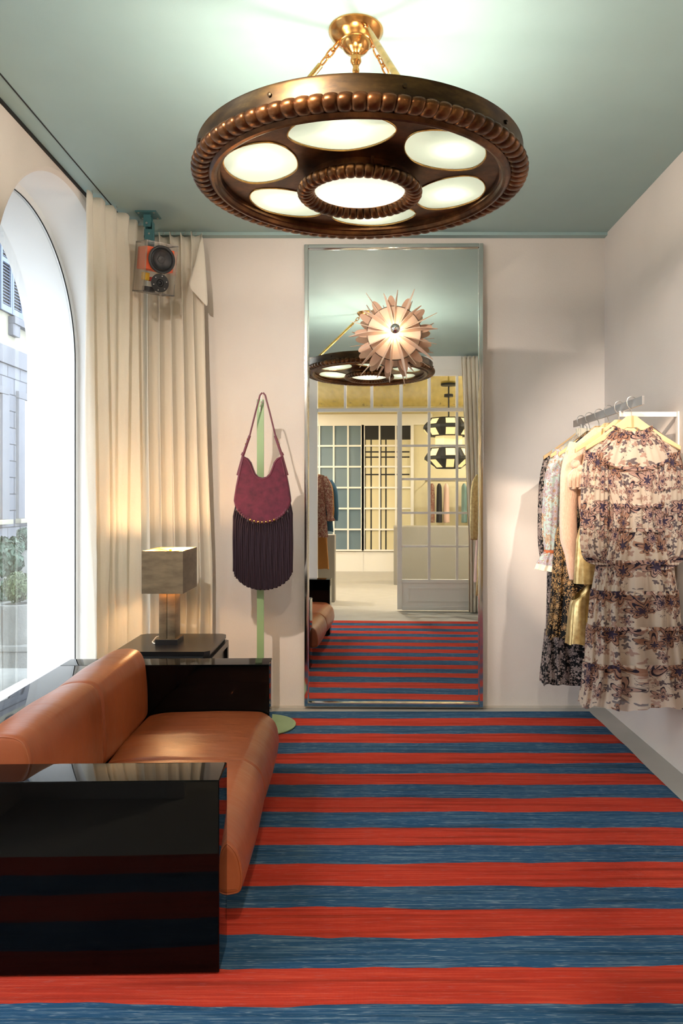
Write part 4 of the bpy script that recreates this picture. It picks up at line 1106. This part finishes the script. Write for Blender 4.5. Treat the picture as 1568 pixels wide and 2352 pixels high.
for y, l in ((2.08, 'wooden hanger of the gold satin dress seen in the mirror'), (1.90, 'wooden hanger of the grey-green jacket in the mirror'), (1.74, 'wooden hanger of the pale pink dress in the mirror')):
    hanger(y, 1.40 - .04, l, .20, grp='hangers by the glazed door')

# ------------------------------------------------------------------ glazed partition between the rooms
Y0, Y1 = YP - 0.04, YP
mb = MB()
mb.box(-2.2, -.82, Y0, Y1, 0, H); mb.box(-.82, 1.27, Y0, Y1, 2.96, H); mb.box(1.27, XR, Y0, Y1, 0, H)
struct(mb.build('wall_front', 'white_paint', keep=True, smooth=False))
tr = MB(); tr.box(-.82, -.72, Y0 - .005, Y1 + .012, 0, 2.96, .004); tr.box(-.72, 1.27, Y0 - .005, Y1 + .010, 2.509, 2.553, .004); tr.box(-.72, 1.27, Y0 - .005, Y1 + .012, 2.955, 3.03, .006)
kx = 9.24 / F; fx = lambda px: (px - 826) * kx - .185
for a, b in ((789, 795), (850, 857), (917, 925), (982, 989), (1046, 1052)): tr.box(fx(a), fx(b), Y0 + .006, Y1, 2.553, 2.955, .002)
w3 = struct(tr.build('window_3', 'white_paint', keep=True, ang=30))
MB().box(-.72, 1.27, YP - .022, YP - .018, 2.553, 2.955).build('pane', 'clear_glass', w3, smooth=False)
dm = MB(); rowsz = [2.50, 2.08, 1.66, 1.235, .815, .395]
dm.box(.285, .345, Y0 - .004, Y1 + .010, .02, 2.505, .008)
for z in rowsz[1:-1]: dm.box(.345, 1.27, Y0 + .008, Y1 - .004, z - .014, z + .014, .002)
for a, b in ((.667, .703), (1.017, 1.050)): dm.box(a, b, Y0 + .008, Y1 - .003, .395, 2.5, .002)
dm.box(.345, 1.27, Y0, Y1 + .010, .355, .400, .008); dm.box(.345, 1.27, Y0 + .01, Y1 - .006, .02, .355)
dm.box(.345, 1.27, Y0, Y1 + .010, .012, .065, .008)
dr1 = struct(dm.build('door_1', 'white_paint', keep=True, ang=30))
mb = MB(); 
for (x0, x1, z0, z1) in ((.42, 1.22, .28, .295), (.42, 1.22, .12, .135), (.42, .435, .135, .28), (1.205, 1.22, .135, .28)): mb.box(x0, x1, Y1 - .006, Y1 + .004, z0, z1, .003)
mb.build('panel_moulding', 'white_paint', dr1, ang=30)
MB().box(.345, 1.27, YP - .024, YP - .020, .40, 2.505).build('pane', 'clear_glass', dr1, smooth=False)

# ------------------------------------------------------------------ the shop behind (seen in the mirror)
YF = -4.40
kf = 14.26 / F; qx = lambda px: (px - 826) * kf - .40; qz = lambda py: CAMZ - (py - 1145) * kf
struct(MB().box(-2.6, 3.2, YF - .1, YF, 0, H).build('wall_rear', 'cream_wall', keep=True, smooth=False))
struct(MB().box(-2.6, -2.5, YF, Y0 - .001, 0, H).build('wall_shop_left', 'cream_wall', keep=True, smooth=False))
struct(MB().box(3.1, 3.2, YF, Y0 - .001, 0, H).build('wall_shop_right', 'cream_wall', keep=True, smooth=False))
struct(MB().box(1.76, 3.1, Y0 - .06, Y0 - .001, 0, H).build('wall_shop_front', 'cream_wall', keep=True, smooth=False))
struct(MB().box(-2.6, 3.2, YF, Y0 - .001, H, H + .06).build('ceiling_shop', 'yellow_gloss', keep=True, smooth=False))
struct(MB().box(-2.5, 1.0, YF, YF + .06, 2.84, 3.05, .01).build('trim_5', 'white_paint', keep=True))
def lattice(n, x0, x1, z0, z1, nc, nr, mat, y):
    mb = MB(); wv = .016
    for i in range(nc + 1): x = lerp(x0, x1, i / nc); q = .03 if i in (0, nc) else wv; mb.box(x - q, x + q, y, y + .03, z0, z1)
    for j in range(nr + 1): z = lerp(z0, z1, j / nr); mb.box(x0, x1, y + .001, y + .028, z - wv, z + wv)
    o = struct(mb.build('window_%d' % n, 'white_paint', keep=True, smooth=False))
    MB().box(x0, x1, y - .01, y - .004, z0, z1).build('pane', mat, o, smooth=False)
    return o
zw0, zw1 = qz(1264), qz(976)
lattice(4, qx(700), qx(832), zw0, zw1, 4, 6, 'grey_pane', YF + .03)
cw = lattice(5, qx(834), qx(946), zw0, zw1, 3, 6, 'cream_wall', YF + .03)
bars = MB()
for px in (838, 852, 874, 886): bars.box(qx(px) - .014, qx(px) + .014, YF + .021, YF + .028, zw0, qz(1010))
bars.box(qx(836), qx(944), YF + .0205, YF + .028, qz(1010), zw1)
for py in (1038, 1050, 1090): bars.box(qx(836), qx(940), YF + .0215, YF + .0275, qz(py) - .014, qz(py) + .014)
bars.build('black_grille', 'black_matt', cw, smooth=False)
pnl = MB().box(qx(700), qx(946), YF + .001, YF + .03, 0, zw0 - .03, .004); pnl.box(qx(832) - .012, qx(832) + .012, YF + .03, YF + .045, 0, zw0 - .03)
struct(pnl.build('trim_6', 'white_paint', keep=True, smooth=False))
# faceted lantern
lx, ly = 1.10, -1.6
hl = thing('faceted_lantern', 'dark faceted pendant lantern with glowing yellow panes, seen through the glazed door', 'lamp', (lx, ly, 1.88))
def octo(r, z): return [(lx + r * math.cos(PI / 8 + k * PI / 4), ly + r * math.sin(PI / 8 + k * PI / 4), z) for k in range(8)]
MB().rings([octo(.20, 1.88), octo(.40, 2.02), octo(.40, 2.06), octo(.30, 2.20)]).build('lower_shell', 'black_matt', hl, smooth=False)
MB().rings([octo(.30, 2.38), octo(.42, 2.50), octo(.42, 2.54), octo(.30, 2.66)]).build('upper_shell', 'black_matt', hl, smooth=False)
MB().rings([octo(.22, 2.201), octo(.22, 2.379)]).build('middle_core', 'pane_glow', hl, smooth=False)
for k in range(8):
    a = PI / 4 * k; d = Vector((math.cos(a), math.sin(a), 0)); s_ = Vector((-d.y, d.x, 0)); c = Vector((lx, ly, 0))
    for z0, z1, r0, r1, wd in ((2.07, 2.18, .372, .302, .07), (1.895, 2.01, .205, .365, .06), (2.55, 2.64, .372, .300, .07), (2.39, 2.49, .298, .380, .07)):
        mb = MB(); mb.quad(*[tuple(c + d * (r + .006) + s_ * (w_ * wd) + Vector((0, 0, z))) for r, z, w_ in ((r0, z0, -1), (r0, z0, 1), (r1, z1, 1), (r1, z1, -1))])
        mb.build('pane', 'pane_glow', hl, smooth=False)
MB().tube([(lx, ly, 2.655), (lx, ly, 3.16)], .012, 10).lathe([(0, 2.995), (.07, 2.995), (.07, 3.035), (0, 3.035)], (lx, ly, 0), 24).build('stem', 'black_matt', hl, ang=30)
MB().lathe([(0, 3.17), (.12, 3.17), (.12, 3.199), (0, 3.199)], (lx, ly, 0), 32).build('ceiling_rose', 'black_matt', hl, ang=30)
tag(MB().box(.25, 2.4, -2.9, -2.2, 0, .95, .01).build('display_counter', 'grey_block', smooth=True), 'grey display counter behind the glazed door, seen in the mirror', 'counter')
# distant clothes on a rail in front of the rear wall
rr_ = thing('clothes_rail', 'distant clothes rail on the rear wall beyond the counter, seen in the mirror', 'clothes rail', (1.6, -4.1, 1.72))
MB().tube([(.85, -4.12, 1.75), (2.5, -4.12, 1.75)], .012, 8).build('bar', 'steel', rr_)
for x in (.9, 2.45): MB().tube([(x, -4.12, 1.75), (x, YF + .001, 1.75)], .010, 8).build('bracket', 'steel', rr_)
cols = [('plum_print', 'silvery printed dress'), ('black_cloth', 'black dress'), ('pink_cloth', 'pale pink dress'), ('teal_cloth', 'grey-blue dress'), ('black_cloth', 'black long coat'), ('black_floral', 'dark floral dress'), ('pink_cloth', 'blush coat')]
for k, (mt, nm) in enumerate(cols):
    xg = .98 + k * .135 + (k > 2) * .2
    g = thing('hanging_dress', nm + ', hanging on the distant rail, garment %s from the left in the mirror' % ['first', 'second', 'third', 'fourth', 'fifth', 'sixth', 'seventh'][k], 'dress', (xg, -4.12, .95), 'clothes on the distant rail')
    sleeve([(xg, -4.12, 1.70), (xg, -4.12, 1.60), (xg, -4.12, 1.3), (xg, -4.12, .96)], [.02, .045, .05, .055], 2.0, 24, 5, .10, k).build('garment_body', mt, g, ang=180)
# clothes just inside the shop, left of the doorway in the mirror
rr2 = thing('clothes_rail', 'clothes rail beside the doorway in the next room, seen at the left of the mirror', 'clothes rail', (-.9, .30, 0))
MB().tube([(-.92, -.05, 1.80), (-.92, .55, 1.80)], .010, 8).build('bar', 'steel', rr2)
for y in (-.04, .54): MB().tube([(-.92, y, 0.0), (-.92, y, 1.80)], .010, 8).build('upright', 'steel', rr2)
plain_garment('print_dress', 'plum and cream printed dress at the left edge of the mirror', 'dress', .47, -1.20, -.60, 1.76, .92, 'plum_print', 9, .55, 71, 'plum_print')
plain_garment('camel_coat', 'camel brown coat behind the plum printed dress in the mirror', 'coat', .31, -1.24, -.60, 1.74, .50, 'camel_cloth', 4, .62, 72)
plain_garment('denim_jacket', 'blue denim jacket behind the camel coat in the mirror', 'jacket', .15, -1.18, -.555, 1.72, .98, 'denim', 5, .60, 73)
for y, l in ((.47, 'wooden hanger of the plum printed dress in the mirror'), (.31, 'wooden hanger of the camel coat in the mirror'), (.15, 'wooden hanger of the denim jacket in the mirror')):
    hanger(y, -.92, l, .22, rz=1.80, grp='hangers beside the doorway')
tag(MB().box(-1.6, -.56, -.35, -.12, 0, .92, .01).build('display_plinth', 'grey_block'), 'dark grey plinth behind the denim jacket, seen in the mirror', 'plinth')
# unseen downlights added to the yellow ceiling as fill for both rooms
for k, (x, y) in enumerate(((-1.9, -.9), (2.4, -.9), (-2.0, -3.0), (2.5, -3.4), (.1, -.15))):
    d = thing('downlight', ['small round downlight in the yellow ceiling over the plinth', 'small round downlight in the yellow ceiling right of the lantern', 'small round downlight in the yellow ceiling at the far left corner',
               'small round downlight in the yellow ceiling above the far counter end', 'small round downlight in the yellow ceiling just behind the doorway'][k], 'lamp', (x, y, 3.17), 'downlights in the yellow ceiling')
    MB().lathe([(.0, 3.178), (.05, 3.178), (.06, 3.172), (.064, 3.18), (.064, 3.199), (0, 3.199)], (x, y, 0), 24).build('trim_ring', 'white_metal', d)
    b = light('downlight_light', 'AREA', (x, y, 3.165), FILL_DOWN, (1, .88, .72), shape='DISK', size=.12); attach(b, d)
# ceiling spotlights near the partition, placed outside the mirror's view; last is added fill
def spot(x, y, target, power, color, size, label, blend=.6):
    s_ = thing('spotlight', label, 'spotlight', (x, y, 3.05)); z = 3.11
    dv = (Vector(target) - Vector((x, y, z))).normalized(); c = Vector((x, y, z))
    MB().tube([(x, y, 3.199), (x, y, 3.12)], .008, 8).lathe([(0, 3.188), (.035, 3.188), (.035, 3.1995), (0, 3.1995)], (x, y, 0), 20).build('mount', 'white_metal', s_)
    MB().tube([c - dv * .06, c - dv * .055, c + dv * .055], [.02, .03, .032], 20).build('head', 'white_metal', s_, ang=30)
    b = light('spotlight_light', 'SPOT', c + dv * .062, power, color, spot_size=size, spot_blend=blend, shadow_soft_size=.025); aim(b, target); attach(b, s_)
spot(-.98, .98, (1.16, 4.12, 1.60), SPOT_RACK, (1, .80, .62), R(20), 'white ceiling spotlight above the sofa aimed at the hanging clothes')
spot(1.30, 1.75, (1.66, 3.15, 2.25), SPOT_WALL * 0.9, (1, .90, .80), R(46), 'white ceiling spotlight above the second rail aimed along the right wall')
spot(-.98, 1.35, (-.2, 4.9, 1.6), SPOT_WALL, (1, .88, .76), R(60), 'white ceiling spotlight near the glazed wall aimed at the bag and mirror', .9)  # unseen spot added to brighten the back wall

# ------------------------------------------------------------------ the street outside
struct(MB().box(-30, -2.262, -6, 40, -.16, -.10).build('floor_street', 'pavement', keep=True, smooth=False))
tag(MB().box(-2.62, -2.262, 1, 5.3, -.10, .196, .01).build('stone_sill', 'concrete_pot'), 'pale stone ledge outside the arched window', 'ledge')
FXs = -8.0
fc = thing('town_house', 'old town house across the street with grey stone base and shuttered windows', 'building', (FXs - 1, 17, -.10))
MB().box(FXs - 2, FXs, 2, 34, -.10, 4.45).build('stone_base', 'rusticated', fc, smooth=False)
MB().box(FXs - 2, FXs - .02, 2, 34, 4.451, 9.5).build('upper_wall', 'facade_cream', fc, smooth=False)
MB().box(FXs - .02, FXs + .06, 2, 34, 4.46, 4.86, .01).build('string_course', 'stone_trim', fc)
ky = lambda px: 8.0 * F / (826 - px)
for yw in (15.93, 17.89, 20.4, 13.4):
    for y0_, y1_ in ((yw - .75, yw - .43), (yw + .43, yw + .75)): MB().box(FXs, FXs + .07, y0_, y1_, .95, 3.75, .01).build('window_surround', 'stone_trim', fc)
    MB().box(FXs, FXs + .07, yw - .75, yw + .75, 3.76, 3.92, .01).build('window_surround', 'stone_trim', fc)
    MB().box(FXs, FXs + .14, yw - .79, yw + .79, .84, .945, .01).build('window_sill', 'facade_cream', fc)
    MB().box(FXs, FXs + .01, yw - .43, yw + .43, .95, 3.75).build('window_curtain', 'white_metal', fc, smooth=False)
def shutter(y0, y1, z0, z1, x):
    mb = MB(); mb.box(x, x + .05, y0, y0 + .07, z0, z1); mb.box(x, x + .05, y1 - .07, y1, z0, z1)
    for a, b in ((z0, z0 + .14), ((z0 + z1) / 2 - .05, (z0 + z1) / 2 + .05), (z1 - .1, z1)): mb.box(x, x + .05, y0 + .07, y1 - .07, a, b)
    z = z0 + .16
    while z < z1 - .12:
        mb.add([(x + .045, y0 + .07, z), (x + .045, y1 - .07, z), (x + .005, y1 - .07, z + .045), (x + .005, y0 + .07, z + .045)], [(0, 1, 2, 3)]); z += .07
    o = mb.build('shutter', 'shutter_paint', fc, smooth=False)
    MB().box(x - .02, x + .001, y0, y1, z0, z1).build('shutter_back', 'black_matt', o, smooth=False)
for y0_ in (ky(0) - .08, ky(0) + 3.0, ky(0) - 3.2):
    shutter(y0_, y0_ + .52, 5.62, 7.9, FXs + .02); shutter(y0_ + .54, y0_ + 1.06, 5.62, 7.9, FXs + .02)
    MB().box(FXs - .02, FXs + .14, y0_ + .5, y0_ + 1.9, 5.42, 5.58, .01).build('window_sill', 'stone_trim', fc)
    for q in (.5, 1.5): MB().box(FXs - .02, FXs + .10, y0_ + q, y0_ + q + .35, 5.15, 5.419, .02).build('sill_bracket', 'stone_trim', fc)

def leaves(c, rad, n, size, mat, name, parent, sz=1.0, seed=1, lump=0.15):
    rnd = random.Random(seed); mb = MB()
    for i in range(n):
        v = Vector((rnd.gauss(0, 1), rnd.gauss(0, 1), rnd.gauss(0, 1))).normalized()
        r = rad * (rnd.uniform(.82, 1.0)) * (1 + lump * noise.noise(v * 2.3 + Vector((seed, 0, 0))))
        p = Vector(c) + Vector((v.x * r, v.y * r, v.z * r * sz))
        a = Vector((rnd.uniform(-1, 1), rnd.uniform(-1, 1), rnd.uniform(-1, 1))).normalized(); nn = (v + a * .8).normalized()
        t = nn.cross(Vector((0, 0, 1)) + a * .1).normalized(); b = nn.cross(t); s_ = size * rnd.uniform(.6, 1.2)
        mb.quad(tuple(p - t * s_ * .5), tuple(p + b * s_ * .8), tuple(p + t * s_ * .5), tuple(p - b * s_ * .6))
    mb.sphere(c, rad * .80, 16, sz)
    return mb.build(name, mat, parent, smooth=False)
def at(px, Y): return (px - 826) * Y / F
def hz(py, Y): return CAMZ - (py - 1145) * Y / F
# near concrete planter with clipped box ball
Yq = 6.1; xq = at(42, Yq)
pl = thing('planter', 'round concrete planter with a clipped green box ball outside the window', 'planter', (xq, Yq, -.10))
MB().lathe([(.15, hz(1476, Yq)), (.155, hz(1400, Yq)), (.163, hz(1397, Yq)), (.163, hz(1386, Yq)), (.150, hz(1384, Yq)), (.13, hz(1388, Yq)), (.13, hz(1400, Yq)), (0, hz(1400, Yq))], (xq, Yq, 0), 40).build('pot', 'concrete_pot', pl, ang=40)
MB().box(xq - .22, xq + .20, Yq - .2, Yq + .2, hz(1486, Yq), hz(1474, Yq), .01).box(xq - .20, xq + .18, Yq - .18, Yq + .18, -.10, hz(1487, Yq), .015).build('plinth', 'concrete_pot', pl)
leaves((xq, Yq, hz(1348, Yq)), .125, 1600, .018, 'foliage', 'box_ball', pl, 1.0, 3)
Yq = 7.2; xq = at(12, Yq)
pl = thing('planter', 'tall grey planter with trailing ivy, left of the box ball', 'planter', (xq, Yq, -.10))
MB().lathe([(.17, -.10), (.18, hz(1330, Yq)), (.16, hz(1330, Yq)), (0, hz(1338, Yq))], (xq, Yq, 0), 32).build('pot', 'concrete_pot', pl, ang=40)
leaves((xq - .02, Yq, hz(1282, Yq)), .17, 1100, .045, 'foliage_dark', 'ivy', pl, 1.05, 5, .35)
leaves((at(14, 6.6), 6.6, hz(1362, 6.6)), .10, 400, .035, 'foliage_dark', 'ivy', pl, .9, 6, .4)
Yq = 8.6; xq = at(55, Yq)
pl = thing('planter', 'farthest planter with small box ball above hanging ivy', 'planter', (xq, Yq, -.10))
MB().lathe([(.17, -.10), (.18, hz(1262, Yq)), (.16, hz(1262, Yq)), (0, hz(1266, Yq))], (xq, Yq, 0), 32).build('pot', 'concrete_pot', pl, ang=40)
leaves((xq, Yq, hz(1226, Yq)), .085, 700, .018, 'foliage_dark', 'box_ball', pl, .85, 8)
leaves((xq - .05, Yq - .1, hz(1256, Yq)), .14, 700, .045, 'foliage_dark', 'ivy', pl, .8, 9, .35)
